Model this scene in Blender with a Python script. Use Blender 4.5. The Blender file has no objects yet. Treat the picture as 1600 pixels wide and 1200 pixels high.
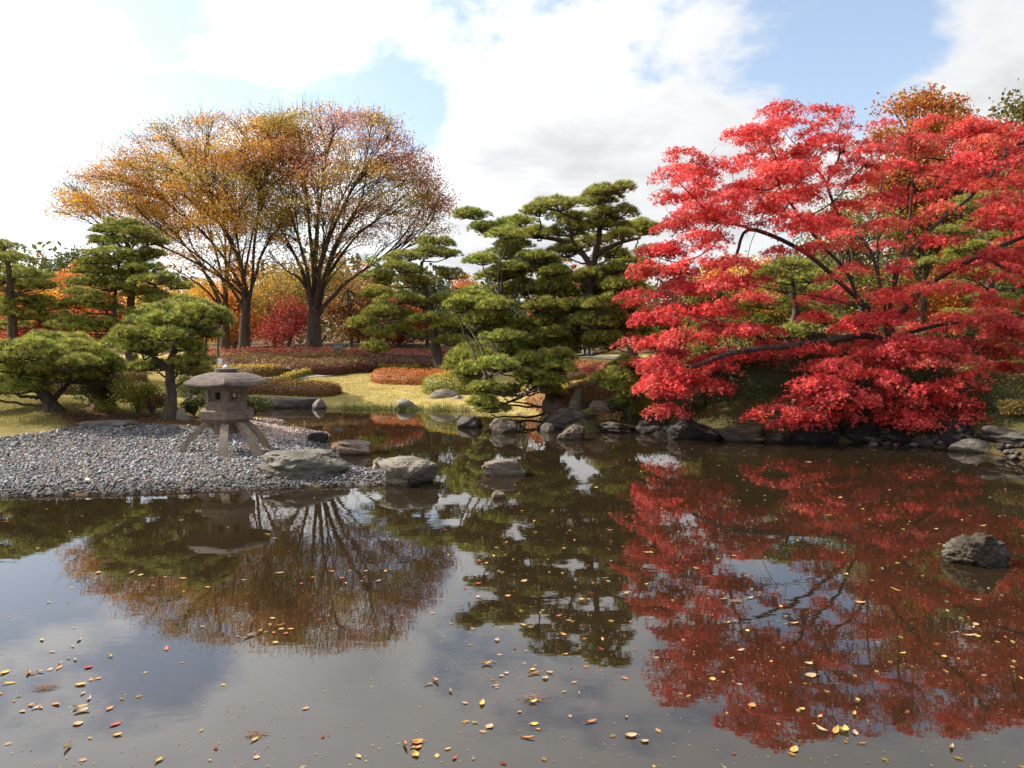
import bpy, math, random
import numpy as np
from mathutils import noise as mnoise, Vector

# ------------------------------------------------------------------ camera, world, sun, exposure
SC = bpy.context.scene
COL = SC.collection
CH, FPX, PITCH = 2.6, 1295.0, math.atan(80 / 1295.0)
cam_d = bpy.data.cameras.new("camera")
cam_d.sensor_width = 36.0
cam_d.lens = 36.0 * FPX / 1600.0
cam_d.clip_end = 2000
cam = bpy.data.objects.new("camera", cam_d)
COL.objects.link(cam)
cam.location = (0, 0, CH)
cam.rotation_euler = (math.pi / 2 - PITCH, 0, 0)
SC.camera = cam

SUN_AZ, SUN_EL = math.radians(75), math.radians(36)     # azimuth measured from the view direction towards the left
SUN = Vector((-math.sin(SUN_AZ) * math.cos(SUN_EL), math.cos(SUN_AZ) * math.cos(SUN_EL), math.sin(SUN_EL)))
sun_d = bpy.data.lights.new("sun", 'SUN')
sun_d.energy = 5.0
sun_d.angle = math.radians(0.6)
sun_d.color = (1.0, 0.91, 0.77)
sun = bpy.data.objects.new("sun", sun_d)
COL.objects.link(sun)
sun.rotation_euler = SUN.to_track_quat('Z', 'Y').to_euler()

SC.view_settings.view_transform = 'Standard'
SC.view_settings.look = 'None'
SC.view_settings.exposure = 0.92
SC.view_settings.gamma = 1.0
SC.view_settings.use_curve_mapping = False
SC.cycles.max_bounces = 5
SC.cycles.diffuse_bounces = 2
SC.cycles.glossy_bounces = 3
SC.cycles.transmission_bounces = 3
SC.cycles.transparent_max_bounces = 4
SC.cycles.sample_clamp_indirect = 6.0
SC.cycles.use_denoising = True


def pix_dir(px, py):
    xc, yc = (np.asarray(px, float) - 800) / FPX, -(np.asarray(py, float) - 600) / FPX
    c, s = math.cos(PITCH), math.sin(PITCH)
    return np.stack([xc + 0 * yc, c + yc * s + 0 * xc, -s + yc * c + 0 * xc], -1)


def at(px, py, Y):
    d = pix_dir(px, py)
    t = np.asarray(Y, float) / d[..., 1]
    p = d * t[..., None]
    p[..., 2] += CH
    return p


def on_level(px, py, z=0.0):
    d = pix_dir(px, py)
    t = (z - CH) / d[..., 2]
    p = d * t[..., None]
    p[..., 2] += CH
    return p


class NT:
    """tiny helper for node trees"""
    def __init__(self, tree):
        self.t = tree
        self.n, self.l = tree.nodes, tree.links

    def add(self, typ, **kw):
        nd = self.n.new(typ)
        for k, v in kw.items():
            setattr(nd, k, v)
        return nd

    def put(self, sock, val):
        if isinstance(val, bpy.types.NodeSocket):
            self.l.new(val, sock)
        elif val is not None:
            sock.default_value = val

    def math(self, op, a, b=None, c=None, clamp=False):
        nd = self.add('ShaderNodeMath', operation=op, use_clamp=clamp)
        for i, v in enumerate((a, b, c)):
            self.put(nd.inputs[i], v)
        return nd.outputs[0]

    def vmath(self, op, a, b=None):
        nd = self.add('ShaderNodeVectorMath', operation=op)
        self.put(nd.inputs[0], a)
        if b is not None:
            self.put(nd.inputs[1], b)
        return nd.outputs['Value'] if op == 'DOT_PRODUCT' else nd.outputs[0]

    def noise(self, vec, scale, detail=4, rough=0.55, distort=0.0):
        nd = self.add('ShaderNodeTexNoise')
        if vec is not None:
            self.l.new(vec, nd.inputs['Vector'])
        nd.inputs['Scale'].default_value = scale
        nd.inputs['Detail'].default_value = detail
        nd.inputs['Roughness'].default_value = rough
        nd.inputs['Distortion'].default_value = distort
        return nd.outputs['Fac']

    def smooth(self, v, lo, hi, a=0.0, b=1.0):
        nd = self.add('ShaderNodeMapRange', interpolation_type='SMOOTHSTEP')
        self.put(nd.inputs[0], v)
        for i, x in enumerate((lo, hi, a, b)):
            self.put(nd.inputs[i + 1], x)
        return nd.outputs[0]

    def mix(self, f, a, b, blend='MIX'):
        nd = self.add('ShaderNodeMix', data_type='RGBA', blend_type=blend)
        self.put(nd.inputs[0], f)
        for s, v in ((nd.inputs[6], a), (nd.inputs[7], b)):
            if isinstance(v, tuple) and len(v) == 3:
                v = (*v, 1)
            self.put(s, v)
        return nd.outputs[2]

    def ramp(self, f, stops):
        nd = self.add('ShaderNodeValToRGB')
        el = nd.color_ramp.elements
        while len(el) < len(stops):
            el.new(0.5)
        for e, (p, c) in zip(el, stops):
            e.position = p
            e.color = (*c, 1)
        self.put(nd.inputs[0], f)
        return nd.outputs[0]

    def bump(self, h, strength, dist):
        nd = self.add('ShaderNodeBump')
        nd.inputs['Strength'].default_value = strength
        nd.inputs['Distance'].default_value = dist
        self.l.new(h, nd.inputs['Height'])
        return nd.outputs[0]


# ---- sky: Nishita air with broken cloud all over the dome
world = bpy.data.worlds.new("World")
SC.world = world
world.use_nodes = True
w = NT(world.node_tree)
w.n.clear()
sky = w.add('ShaderNodeTexSky', sky_type='NISHITA')
sky.sun_disc = False
sky.sun_elevation = SUN_EL
sky.sun_rotation = -SUN_AZ
sky.air_density, sky.dust_density, sky.ozone_density = 1.0, 1.6, 1.2
dirv = w.vmath('NORMALIZE', w.add('ShaderNodeTexCoord').outputs['Generated'])
sep = w.add('ShaderNodeSeparateXYZ')
w.l.new(dirv, sep.inputs[0])
zc = w.math('ADD', w.math('MAXIMUM', sep.outputs[2], 0.0), 0.22)
comb = w.add('ShaderNodeCombineXYZ')
w.l.new(w.math('DIVIDE', sep.outputs[0], zc), comb.inputs[0])
w.l.new(w.math('DIVIDE', sep.outputs[1], zc), comb.inputs[1])
comb.inputs[2].default_value = 3.7
cn = w.noise(comb.outputs[0], 1.35, 10, 0.58, 0.25)
fine = w.noise(comb.outputs[0], 3.4, 6, 0.6, 0.2)
gap = None


def sky_blob(px, py, r0, r1, wgt):
    d = Vector(pix_dir(px, py)).normalized()
    dot = w.vmath('DOT_PRODUCT', dirv, tuple(d))
    return w.smooth(dot, math.cos(r1 / FPX), math.cos(r0 / FPX), 0.0, wgt)


for args in ((1290, 20, 20, 200, -.10), (1360, 70, 10, 150, -.09), (1240, 60, 10, 110, -.04), (690, 110, 20, 170, -.10), (590, 150, 20, 130, -.07), (1450, 20, 20, 90, -.03),
             (880, 190, 60, 330, .10), (1020, 90, 60, 240, .07), (1570, 70, 30, 170, .11), (1260, 190, 40, 180, .06), (1000, 340, 60, 260, .08),
             (480, 60, 60, 220, .09), (780, 10, 30, 120, .07), (300, 10, 60, 330, .08), (740, 330, 50, 220, .10), (90, 160, 60, 360, -.13), (160, -20, 60, 260, -.06)):
    b = sky_blob(*args)
    gap = b if gap is None else w.math('ADD', gap, b)
dens = w.math('ADD', w.math('ADD', w.math('MULTIPLY_ADD', cn, 1.35, -.118), gap), w.math('MULTIPLY', w.math('SUBTRACT', fine, 0.5), 0.5))
mask = w.smooth(dens, 0.44, 0.62, 0.16, 1.0)      # thin high veil between the clouds
thick = w.smooth(dens, 0.55, 0.86)
toward = w.vmath('DOT_PRODUCT', dirv, tuple(SUN))
glow = w.smooth(toward, 0.10, 0.95, 1.0, 2.3)
shade = w.noise(comb.outputs[0], 2.1, 7, 0.6, 0.3)
cbase = w.mix(w.math('MULTIPLY', thick, w.smooth(shade, 0.30, 0.62)), (0.50, 0.503, 0.507), (0.36, 0.368, 0.38))
cl = w.vmath('SCALE', cbase)
w.put(cl.node.inputs['Scale'], glow)
skyc = w.vmath('SCALE', sky.outputs[0])
w.put(skyc.node.inputs['Scale'], 0.125)
bg = w.add('ShaderNodeBackground')
w.l.new(w.mix(mask, skyc, cl), bg.inputs[0])
bg.inputs[1].default_value = 1.0
w.l.new(bg.outputs[0], w.add('ShaderNodeOutputWorld').inputs[0])

# ------------------------------------------------------------------ mesh and object helpers
R = np.random.default_rng(11)


def lin(*c):
    return tuple(c)


def mesh_np(name, V, faces, col=None, smooth=False, mats=(), midx=None):
    V = np.asarray(V, np.float32)
    me = bpy.data.meshes.new(name)
    me.vertices.add(len(V))
    me.vertices.foreach_set("co", V.ravel())
    faces = [np.asarray(f, np.int32) for f in faces if len(f)]
    idx = np.concatenate([f.ravel() for f in faces])
    tot = np.concatenate([np.full(len(f), f.shape[1], np.int32) for f in faces])
    me.loops.add(len(idx))
    me.loops.foreach_set("vertex_index", idx)
    me.polygons.add(len(tot))
    st = np.zeros(len(tot), np.int32)
    st[1:] = np.cumsum(tot)[:-1]
    me.polygons.foreach_set("loop_start", st)
    if midx is not None:
        me.polygons.foreach_set("material_index", np.asarray(midx, np.int32))
    me.polygons.foreach_set("use_smooth", np.full(len(tot), smooth, bool))
    me.update(calc_edges=True)
    if col is not None:
        a = me.color_attributes.new("Col", 'FLOAT_COLOR', 'POINT')
        c4 = np.ones((len(V), 4), np.float32)
        c4[:, :3] = col
        a.data.foreach_set("color", c4.ravel())
    for m in mats:
        me.materials.append(m)
    return me


def link(name, data, parent=None, loc=(0, 0, 0)):
    o = bpy.data.objects.new(name, data)
    COL.objects.link(o)
    o.location = tuple(float(v) for v in loc)
    if parent is not None:
        o.parent = parent
    return o


def tag(o, label, cat, group=None):
    o["label"], o["category"] = label, cat
    if group:
        o["group"] = group
    return o


def thing(name, label, cat, loc, group=None):
    return tag(link(name, None, None, loc), label, cat, group)


class Geo:
    """collects vertex blocks with faces and colours"""
    def __init__(self):
        self.V, self.F, self.C, self.M, self.n = [], {}, [], {}, 0

    def add(self, V, F, col=(0.2, 0.2, 0.2), mat=0):
        V = np.asarray(V, float).reshape(-1, 3)
        F = np.asarray(F, np.int64)
        self.V.append(V)
        self.F.setdefault(F.shape[1], []).append(F + self.n)
        self.M.setdefault(F.shape[1], []).append(np.full(len(F), mat))
        c = np.asarray(col, float)
        self.C.append(np.broadcast_to(c, (len(V), 3)))
        self.n += len(V)

    def mesh(self, name, mats, off=(0, 0, 0), smooth=False):
        V = np.concatenate(self.V) - np.asarray(off, float)
        fs = [np.concatenate(self.F[k]) for k in self.F]
        mi = np.concatenate([np.concatenate(self.M[k]) for k in self.F])
        return mesh_np(name, V, fs, np.concatenate(self.C), smooth, mats, mi)


def tube(geo, P, rad, sides=6, col=(0.2, 0.2, 0.2), mat=0, cap=True):
    P = np.asarray(P, float)
    n = len(P)
    rad = np.broadcast_to(np.asarray(rad, float), (n,))
    T = np.gradient(P, axis=0)
    T /= np.linalg.norm(T, axis=1)[:, None] + 1e-9
    ref = np.array([0, 0, 1.0]) if abs(T[0, 2]) < 0.8 else np.array([1.0, 0, 0])
    A = np.cross(T, ref)
    A /= np.linalg.norm(A, axis=1)[:, None] + 1e-9
    B = np.cross(T, A)
    th = np.arange(sides) * 2 * math.pi / sides
    ring = np.cos(th)[None, :, None] * A[:, None] + np.sin(th)[None, :, None] * B[:, None]
    V = (P[:, None] + ring * rad[:, None, None]).reshape(-1, 3)
    i = np.arange(n - 1)[:, None] * sides
    j = np.arange(sides)[None]
    j2 = (j + 1) % sides
    F = np.stack([i + j, i + j2, i + sides + j2, i + sides + j], -1).reshape(-1, 4)
    geo.add(V, F, col, mat)
    if cap:
        geo.add(V[-sides:], np.arange(sides)[None], col, mat)


def bez(p0, p1, p2, n):
    t = np.linspace(0, 1, n)[:, None]
    return (1 - t) ** 2 * p0 + 2 * t * (1 - t) * p1 + t * t * p2


def resample(P, step):
    """smooth polyline through points"""
    P = np.asarray(P, float)
    d = np.r_[0, np.cumsum(np.linalg.norm(np.diff(P[:, :3], axis=0), axis=1))]
    m = max(3, int(d[-1] / step) + 1)
    u = np.linspace(0, d[-1], m)
    Q = np.stack([np.interp(u, d, P[:, k]) for k in range(P.shape[1])], 1)
    for _ in range(2):
        Q[1:-1] = (Q[:-2] + 2 * Q[1:-1] + Q[2:]) / 4
    return Q


def unit(a):
    return a / (np.linalg.norm(a, axis=-1, keepdims=True) + 1e-9)


def leaf_quads(geo, C, size, cols, up=0.0, mat=0, ratio=0.6, nrm=None):
    """kite-shaped leaves at the points C"""
    n = len(C)
    N = unit(R.normal(size=(n, 3)) + np.array([0, 0, up]) if nrm is None else R.normal(size=(n, 3)) * .55 + nrm)
    U = unit(np.cross(N, R.normal(size=(n, 3))))
    W = np.cross(N, U)
    s = np.broadcast_to(np.asarray(size, float), (n,))[:, None] * R.uniform(.7, 1.3, (n, 1))
    V = np.stack([C - U * s * .5, C + W * s * .5 * ratio, C + U * s * .5, C - W * s * .5 * ratio], 1).reshape(-1, 3)
    geo.add(V, np.arange(4 * n).reshape(n, 4), np.repeat(cols, 4, 0), mat)


def leaf_lobed(geo, C, size, cols, nrm, mat=0):
    """small palmate leaves, three pointed lobes each"""
    n = len(C)
    N = unit(nrm + R.normal(size=(n, 3)) * .6)
    U = unit(np.cross(N, R.normal(size=(n, 3))))
    W = np.cross(N, U)
    s = np.broadcast_to(np.asarray(size, float), (n,))[:, None] * R.uniform(.65, 1.3, (n, 1))
    vs = []
    for a, l in ((-1.05, .8), (0, 1.0), (1.05, .8)):
        d = (U * math.cos(a) + W * math.sin(a)) * s * l
        q = (-U * math.sin(a) + W * math.cos(a)) * s * .21
        vs += [C + d * .18 - q, C + d - N * s * .12, C + d * .18 + q]
    V = np.stack(vs, 1).reshape(-1, 3)
    geo.add(V, np.arange(9 * n).reshape(n * 3, 3), np.repeat(cols, 9, 0), mat)


def palette(cols, n, jit=0.16):
    """random colours from weighted (colour, weight) entries"""
    cs = np.array([c for c, _ in cols], float)
    ws = np.array([x for _, x in cols], float)
    k = R.choice(len(cs), n, p=ws / ws.sum())
    return np.clip(cs[k] * R.uniform(1 - jit, 1 + jit, (n, 1)) * R.uniform(1 - jit * .5, 1 + jit * .5, (n, 3)), 0, .9)


def inpoly(x, y, poly):
    x, y = np.asarray(x, float), np.asarray(y, float)
    c = np.zeros(x.shape, bool)
    P = np.asarray(poly, float)
    for (x0, y0), (x1, y1) in zip(P, np.roll(P, -1, 0)):
        if y0 == y1:
            continue
        c ^= ((y0 > y) != (y1 > y)) & (x < (x1 - x0) * (y - y0) / (y1 - y0) + x0)
    return c


def polydist(x, y, poly):
    P = np.asarray(poly, float)
    Q = np.roll(P, -1, 0)
    best = np.full(np.shape(x), 1e9)
    for (x0, y0), (x1, y1) in zip(P, Q):
        dx, dy = x1 - x0, y1 - y0
        t = np.clip(((x - x0) * dx + (y - y0) * dy) / (dx * dx + dy * dy + 1e-12), 0, 1)
        best = np.minimum(best, np.hypot(x - x0 - t * dx, y - y0 - t * dy))
    return best


# ------------------------------------------------------------------ materials
def new_mat(name):
    m = bpy.data.materials.new(name)
    m.use_nodes = True
    t = NT(m.node_tree)
    p = t.n['Principled BSDF']
    return m, t, p


def leaf_mat(name, transl=0.35, rough=0.55, gain=1.0, spec=0.25):
    m, t, p = new_mat(name)
    a = t.add('ShaderNodeAttribute', attribute_name="Col")
    oi = t.add('ShaderNodeObjectInfo')
    hs = t.add('ShaderNodeHueSaturation')
    t.l.new(a.outputs['Color'], hs.inputs['Color'])
    t.put(hs.inputs['Value'], t.math('MULTIPLY_ADD', oi.outputs['Random'], .22 * gain, .89 * gain))
    t.put(hs.inputs['Hue'], t.math('MULTIPLY_ADD', oi.outputs['Random'], .016, .492))
    t.l.new(hs.outputs[0], p.inputs['Base Color'])
    p.inputs['Roughness'].default_value = rough
    p.inputs['Specular IOR Level'].default_value = spec
    tr = t.add('ShaderNodeBsdfTranslucent')
    t.l.new(hs.outputs[0], tr.inputs[0])
    mx = t.add('ShaderNodeMixShader')
    mx.inputs[0].default_value = transl
    t.l.new(p.outputs[0], mx.inputs[1])
    t.l.new(tr.outputs[0], mx.inputs[2])
    t.l.new(mx.outputs[0], t.n['Material Output'].inputs[0])
    return m


M_LEAF = leaf_mat("broad_leaf", .5)
M_MAPLE = leaf_mat("maple_leaf", .45, .5)
M_NEEDLE = leaf_mat("pine_needle", .25, .5)
M_HEDGE = leaf_mat("hedge_leaf", .25, .6)


def bark_mat(name, c0, c1, scale=9.0):
    m, t, p = new_mat(name)
    co = t.add('ShaderNodeTexCoord').outputs['Object']
    mp = t.add('ShaderNodeMapping')
    mp.inputs['Scale'].default_value = (1, 1, .25)
    t.l.new(co, mp.inputs[0])
    n = t.noise(mp.outputs[0], scale, 8, .65)
    v = t.add('ShaderNodeTexVoronoi', feature='DISTANCE_TO_EDGE')
    t.l.new(mp.outputs[0], v.inputs['Vector'])
    v.inputs['Scale'].default_value = scale * 1.6
    h = t.math('ADD', n, t.math('MULTIPLY', v.outputs[0], .7))
    t.l.new(t.ramp(h, [(.3, c0), (.75, c1)]), p.inputs['Base Color'])
    p.inputs['Roughness'].default_value = .9
    p.inputs['Specular IOR Level'].default_value = .15
    t.l.new(t.bump(h, .8, .03), p.inputs['Normal'])
    return m


M_BARK = bark_mat("grey_bark", (.035, .027, .022), (.15, .12, .095), 5)
M_ZBARK = bark_mat("dark_bark", (.022, .015, .012), (.085, .06, .047), 5)
M_PBARK = bark_mat("pine_bark", (.022, .017, .014), (.105, .078, .06), 9)
M_MBARK = bark_mat("maple_bark", (.018, .013, .012), (.08, .056, .047), 7)


def rock_mat():
    m, t, p = new_mat("rock")
    oi = t.add('ShaderNodeObjectInfo')
    co = t.add('ShaderNodeTexCoord').outputs['Object']
    off = t.vmath('ADD', co, None)
    cmb = t.add('ShaderNodeCombineXYZ')
    for i in range(3):
        t.l.new(t.math('MULTIPLY', oi.outputs['Random'], 37.0 + 11 * i), cmb.inputs[i])
    t.l.new(cmb.outputs[0], off.node.inputs[1])
    mp = t.add('ShaderNodeMapping')
    mp.inputs['Scale'].default_value = (1, 1, 2.4)
    mp.inputs['Rotation'].default_value = (.12, .18, 0)
    t.l.new(off, mp.inputs[0])
    strata = t.noise(mp.outputs[0], 3.2, 8, .66, .4)
    grain = t.noise(off, 26, 7, .7)
    big = t.noise(off, 2.1, 4, .55)
    base = t.ramp(strata, [(.28, (.30, .29, .28)), (.5, (.72, .70, .67)), (.75, (1.05, 1.02, .98))])
    c = t.mix(1.0, oi.outputs['Color'], base, 'MULTIPLY')
    c = t.mix(t.smooth(grain, .35, .7, 0, .55), c, t.mix(1.0, c, (1.55, 1.5, 1.42), 'MULTIPLY'))
    geo = t.add('ShaderNodeNewGeometry')
    sp = t.add('ShaderNodeSeparateXYZ')
    t.l.new(geo.outputs['Normal'], sp.inputs[0])
    lich = t.math('MULTIPLY', t.smooth(sp.outputs[2], .25, .8), t.smooth(big, .45, .62))
    c = t.mix(t.math('MULTIPLY', lich, .28), c, (.27, .265, .22))
    sp2 = t.add('ShaderNodeSeparateXYZ')
    t.l.new(geo.outputs['Position'], sp2.inputs[0])
    wet = t.smooth(t.math('ADD', sp2.outputs[2], t.math('MULTIPLY', big, .06)), .05, .12, .45, 1.0)
    c = t.mix(1.0, c, t.add('ShaderNodeCombineColor').outputs[0], 'MULTIPLY')
    cc = c.node.inputs[7].links[0].from_node
    for i in range(3):
        t.l.new(wet, cc.inputs[i])
    t.l.new(c, p.inputs['Base Color'])
    p.inputs['Roughness'].default_value = .82
    p.inputs['Specular IOR Level'].default_value = .3
    t.l.new(t.bump(t.math('ADD', strata, t.math('MULTIPLY', grain, .35)), .75, .05), p.inputs['Normal'])
    return m


M_ROCK = rock_mat()


def flat_mat(name, col, rough=.7, nscale=0, namt=.3, bump=0.0, metal=0.0):
    m, t, p = new_mat(name)
    p.inputs['Roughness'].default_value = rough
    p.inputs['Metallic'].default_value = metal
    if nscale:
        co = t.add('ShaderNodeTexCoord').outputs['Object']
        n = t.noise(co, nscale, 8, .65)
        t.l.new(t.ramp(n, [(.25, tuple(c * (1 - namt) for c in col)), (.75, tuple(min(1, c * (1 + namt)) for c in col))]), p.inputs['Base Color'])
        if bump:
            t.l.new(t.bump(n, bump, .02), p.inputs['Normal'])
    else:
        p.inputs['Base Color'].default_value = (*col, 1)
    return m


def attr_mat(name, rough=.8, nscale=30, namt=.25, bump=.3, spec=.3):
    m, t, p = new_mat(name)
    a = t.add('ShaderNodeAttribute', attribute_name="Col")
    co = t.add('ShaderNodeTexCoord').outputs['Object']
    n = t.noise(co, nscale, 6, .6)
    v = t.math('MULTIPLY_ADD', n, namt * 2, 1 - namt)
    cc = t.add('ShaderNodeCombineColor')
    for i in range(3):
        t.l.new(v, cc.inputs[i])
    t.l.new(t.mix(1.0, a.outputs['Color'], cc.outputs[0], 'MULTIPLY'), p.inputs['Base Color'])
    p.inputs['Roughness'].default_value = rough
    p.inputs['Specular IOR Level'].default_value = spec
    t.l.new(t.bump(n, bump, .01), p.inputs['Normal'])
    return m


M_PEBBLE = attr_mat("pebble", .75, 40, .2, .2)

# ------------------------------------------------------------------ terrain
shore_px = [(-300, 792), (-120, 782), (0, 776), (120, 774), (250, 771), (400, 765), (500, 761), (585, 758), (640, 756), (668, 748), (660, 738), (620, 733), (590, 734),
            (560, 731), (538, 722), (520, 706), (510, 694), (517, 684), (512, 678), (470, 671), (440, 665), (447, 661), (438, 657), (405, 657), (385, 652), (372, 644), (388, 638),
            (430, 637), (505, 637), (560, 639), (640, 640), (740, 642), (800, 647), (838, 650), (850, 662), (880, 672), (915, 676), (950, 672), (990, 670), (1050, 676), (1130, 686),
            (1200, 690), (1340, 691), (1420, 695), (1500, 702), (1600, 716), (1700, 735)]
SHORE = [tuple(p[:2]) for p in on_level(np.array([p[0] for p in shore_px]), np.array([p[1] for p in shore_px]))]
SHORE += [(15.2, 14), (18, 11), (19, 6), (15, 2.6), (6, 2.3), (-5, 2.3), (-14, 2.6), (-19, 6), (-17, 10)]
CTRL = np.array([
    (-9, 15.5, .22, 1.2), (-6, 16, .22, 1.2), (-3.5, 15.3, .15, 1.0), (-2.5, 14.5, .10, .5), (-6.3, 18, .22, 1.2), (-13, 15, .25, 1.3),
    (-11, 22, .85, 2.0), (-13, 19.5, .6, 2.0), (-9, 21.3, .66, 1.5), (-8.3, 20.3, .48, 1.2), (-7, 21.3, .38, 1.2), (-6, 22, .18, 1.0), (-5.4, 20.5, .13, 1.0),
    (-14, 28, .9, 3), (-10, 30, .8, 3), (-9, 34, 1.0, 4), (-18, 35, 1.2, 4), (-7.5, 30, .55, 2.0),
    (-5, 31.5, .7, 4), (-5.5, 36, .92, 4), (0, 33, .8, 4), (-8, 42, 1.6, 4), (-14, 42, 1.6, 4), (0, 42, 1.5, 4), (-10, 60, 1.8, 5), (10, 60, 2.2, 5),
    (2.5, 25, .95, 1.4), (1.3, 27.5, .6, 2.5), (4, 24, .95, 1.1), (5, 30, 1.1, 3), (2.8, 23, .6, 1.1),
    (7, 22, 1.15, .8), (10, 22, 1.25, .8), (12, 20, 1.25, .8), (15, 20, 1.45, 1.0), (10, 26, 1.6, 2), (18, 24, 1.8, 2), (12, 35, 2, 4), (17, 15, 1.3, 1),
    (0, 0, 1.0, .7), (-10, 0, 1, .7), (10, 0, 1, .7), (-20, 5, 1, 1), (21, 8, 1.3, 1), (0, 250, 4, 5), (150, 100, 4, 5), (-150, 100, 4, 5), (0, -100, 2, 3), (-25, 20, 1.0, 2), (28, 25, 2.4, 2)])


def ground(x, y):
    x, y = np.asarray(x, float), np.asarray(y, float)
    sh = x.shape
    x, y = x.ravel(), y.ravel()
    out = np.empty(len(x))
    for s in range(0, len(x), 40000):
        a, b = x[s:s + 40000], y[s:s + 40000]
        d = polydist(a, b, SHORE)
        ins = inpoly(a, b, SHORE)
        d2 = (a[:, None] - CTRL[:, 0]) ** 2 + (b[:, None] - CTRL[:, 1]) ** 2 + .3
        wt = d2 ** -1.7
        wt /= wt.sum(1)[:, None]
        H, S = wt @ CTRL[:, 2], wt @ CTRL[:, 3]
        und = .05 * np.sin(a * .9 + 1.3) * np.sin(b * .7) + .03 * np.sin(a * 2.3 + b * 1.7)
        z = (H + und * np.clip(H, 0, 1)) * (1 - np.exp(-d / S)) + .02
        out[s:s + 40000] = np.where(ins, -np.minimum(.9, .06 + .3 * d), z)
    return out.reshape(sh)


def hit(px, py, water=True):
    """where the ray through a pixel first meets the ground (or the water)"""
    d = pix_dir(px, py)
    t = np.linspace(3, 140, 6000)
    P = d[None] * t[:, None]
    g = ground(P[:, 0], P[:, 1])
    if water:
        g = np.maximum(g, 0)
    k = np.argmax(P[:, 2] + CH <= g)
    p = P[k].copy()
    p[2] = g[k]
    return p


def axis(lo, hi, step, far_lo, far_hi):
    a = list(np.arange(lo, hi, step))
    s, v = step, hi
    while v < far_hi:
        a.append(v)
        s *= 1.25
        v += s
    a.append(far_hi)
    s, v, pre = step, lo, []
    while v > far_lo:
        s *= 1.25
        v -= s
        pre.append(max(v, far_lo))
    return np.array(pre[::-1] + a)


gx, gy = axis(-17, 17, .185, -700, 700), axis(11.5, 42, .185, -60, 1100)
GX, GY = np.meshgrid(gx, gy)
GZ = ground(GX, GY)
gravel_px = [(-400, 700), (-200, 690), (0, 683), (70, 676), (110, 668), (220, 664), (330, 671), (420, 684), (505, 688), (525, 700), (545, 725), (600, 735), (680, 752), (680, 790), (300, 800), (-400, 830)]
GRAVEL = [tuple(hit(*p)[:2]) for p in gravel_px]
pink_px = [(380, 651), (410, 655), (440, 657), (470, 669), (517, 675), (520, 690), (470, 694), (420, 692), (385, 676)]
PINK = [tuple(hit(*p)[:2]) for p in pink_px]
dirt_px = [(92, 648), (150, 640), (240, 648), (330, 652), (385, 650), (420, 684), (330, 672), (220, 665), (105, 669)]
DIRT = [tuple(hit(*p)[:2]) for p in dirt_px]


def soft(poly, x, y, wdt):
    d = polydist(x, y, poly)
    return np.clip(.5 + np.where(inpoly(x, y, poly), d, -d) / wdt, 0, 1)


gcol = np.zeros(GX.shape + (3,))
lawn = np.array((.37, .29, .10))
gcol[:] = lawn
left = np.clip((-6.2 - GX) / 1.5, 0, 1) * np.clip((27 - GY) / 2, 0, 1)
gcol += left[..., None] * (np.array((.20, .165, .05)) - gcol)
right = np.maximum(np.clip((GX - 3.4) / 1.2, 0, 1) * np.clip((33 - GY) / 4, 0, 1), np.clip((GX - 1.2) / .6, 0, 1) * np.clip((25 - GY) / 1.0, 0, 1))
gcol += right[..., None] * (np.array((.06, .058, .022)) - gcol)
woods = np.clip((GY - 46) / 3, 0, 1)
gcol += woods[..., None] * (np.array((.12, .075, .035)) - gcol)
for poly, c, wd in ((DIRT, (.10, .055, .032), .5), (GRAVEL, (.16, .145, .135), .3), (PINK, (.30, .215, .175), .3)):
    k = soft(poly, GX, GY, wd)[..., None]
    gcol += k * (np.array(c) - gcol)
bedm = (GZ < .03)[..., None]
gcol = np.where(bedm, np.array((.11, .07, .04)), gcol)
nx, ny = len(gx), len(gy)
ii = (np.arange(ny - 1)[:, None] * nx + np.arange(nx - 1)[None]).ravel()
gm, t, p = new_mat("ground")
a = t.add('ShaderNodeAttribute', attribute_name="Col")
co = t.add('ShaderNodeTexCoord').outputs['Object']
n1, n2 = t.noise(co, 1.6, 6, .6), t.noise(co, 38, 5, .7)
v = t.math('ADD', t.smooth(n1, .25, .75, .66, 1.12), t.math('MULTIPLY', t.math('SUBTRACT', n2, .5), .9))
cc = t.add('ShaderNodeCombineColor')
for i in range(3):
    t.l.new(v, cc.inputs[i])
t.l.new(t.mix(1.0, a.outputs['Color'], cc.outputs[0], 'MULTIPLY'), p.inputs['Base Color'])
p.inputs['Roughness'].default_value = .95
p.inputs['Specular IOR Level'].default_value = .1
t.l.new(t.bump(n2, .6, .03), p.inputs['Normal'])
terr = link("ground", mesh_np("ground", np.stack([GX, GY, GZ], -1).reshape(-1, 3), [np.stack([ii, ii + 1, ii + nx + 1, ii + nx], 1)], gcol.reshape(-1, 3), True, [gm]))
terr["kind"] = "structure"

# water: murky brown, nearly still
wm, t, p = new_mat("pond_water")
co = t.add('ShaderNodeTexCoord').outputs['Object']
mp = t.add('ShaderNodeMapping')
mp.inputs['Scale'].default_value = (.8, 1.7, 1)
t.l.new(co, mp.inputs[0])
r1, r2 = t.noise(mp.outputs[0], 1.4, 3, .5), t.noise(mp.outputs[0], 7, 3, .5)
mud = t.noise(co, .35, 4, .55)
t.l.new(t.mix(mud, (.012, .009, .005), (.024, .015, .007)), p.inputs['Base Color'])
p.inputs['Roughness'].default_value = .01
p.inputs['IOR'].default_value = 1.7
t.l.new(t.bump(t.math('ADD', r1, t.math('MULTIPLY', r2, .10)), .012, .1), p.inputs['Normal'])
Wd = np.array(SHORE)
lo, hi = Wd.min(0) - 3, Wd.max(0) + 3
wat = link("pond_water", mesh_np("pond_water", [(lo[0], lo[1], 0), (hi[0], lo[1], 0), (hi[0], hi[1], 0), (lo[0], hi[1], 0)], [[(0, 1, 2, 3)]], None, False, [wm]))
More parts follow.
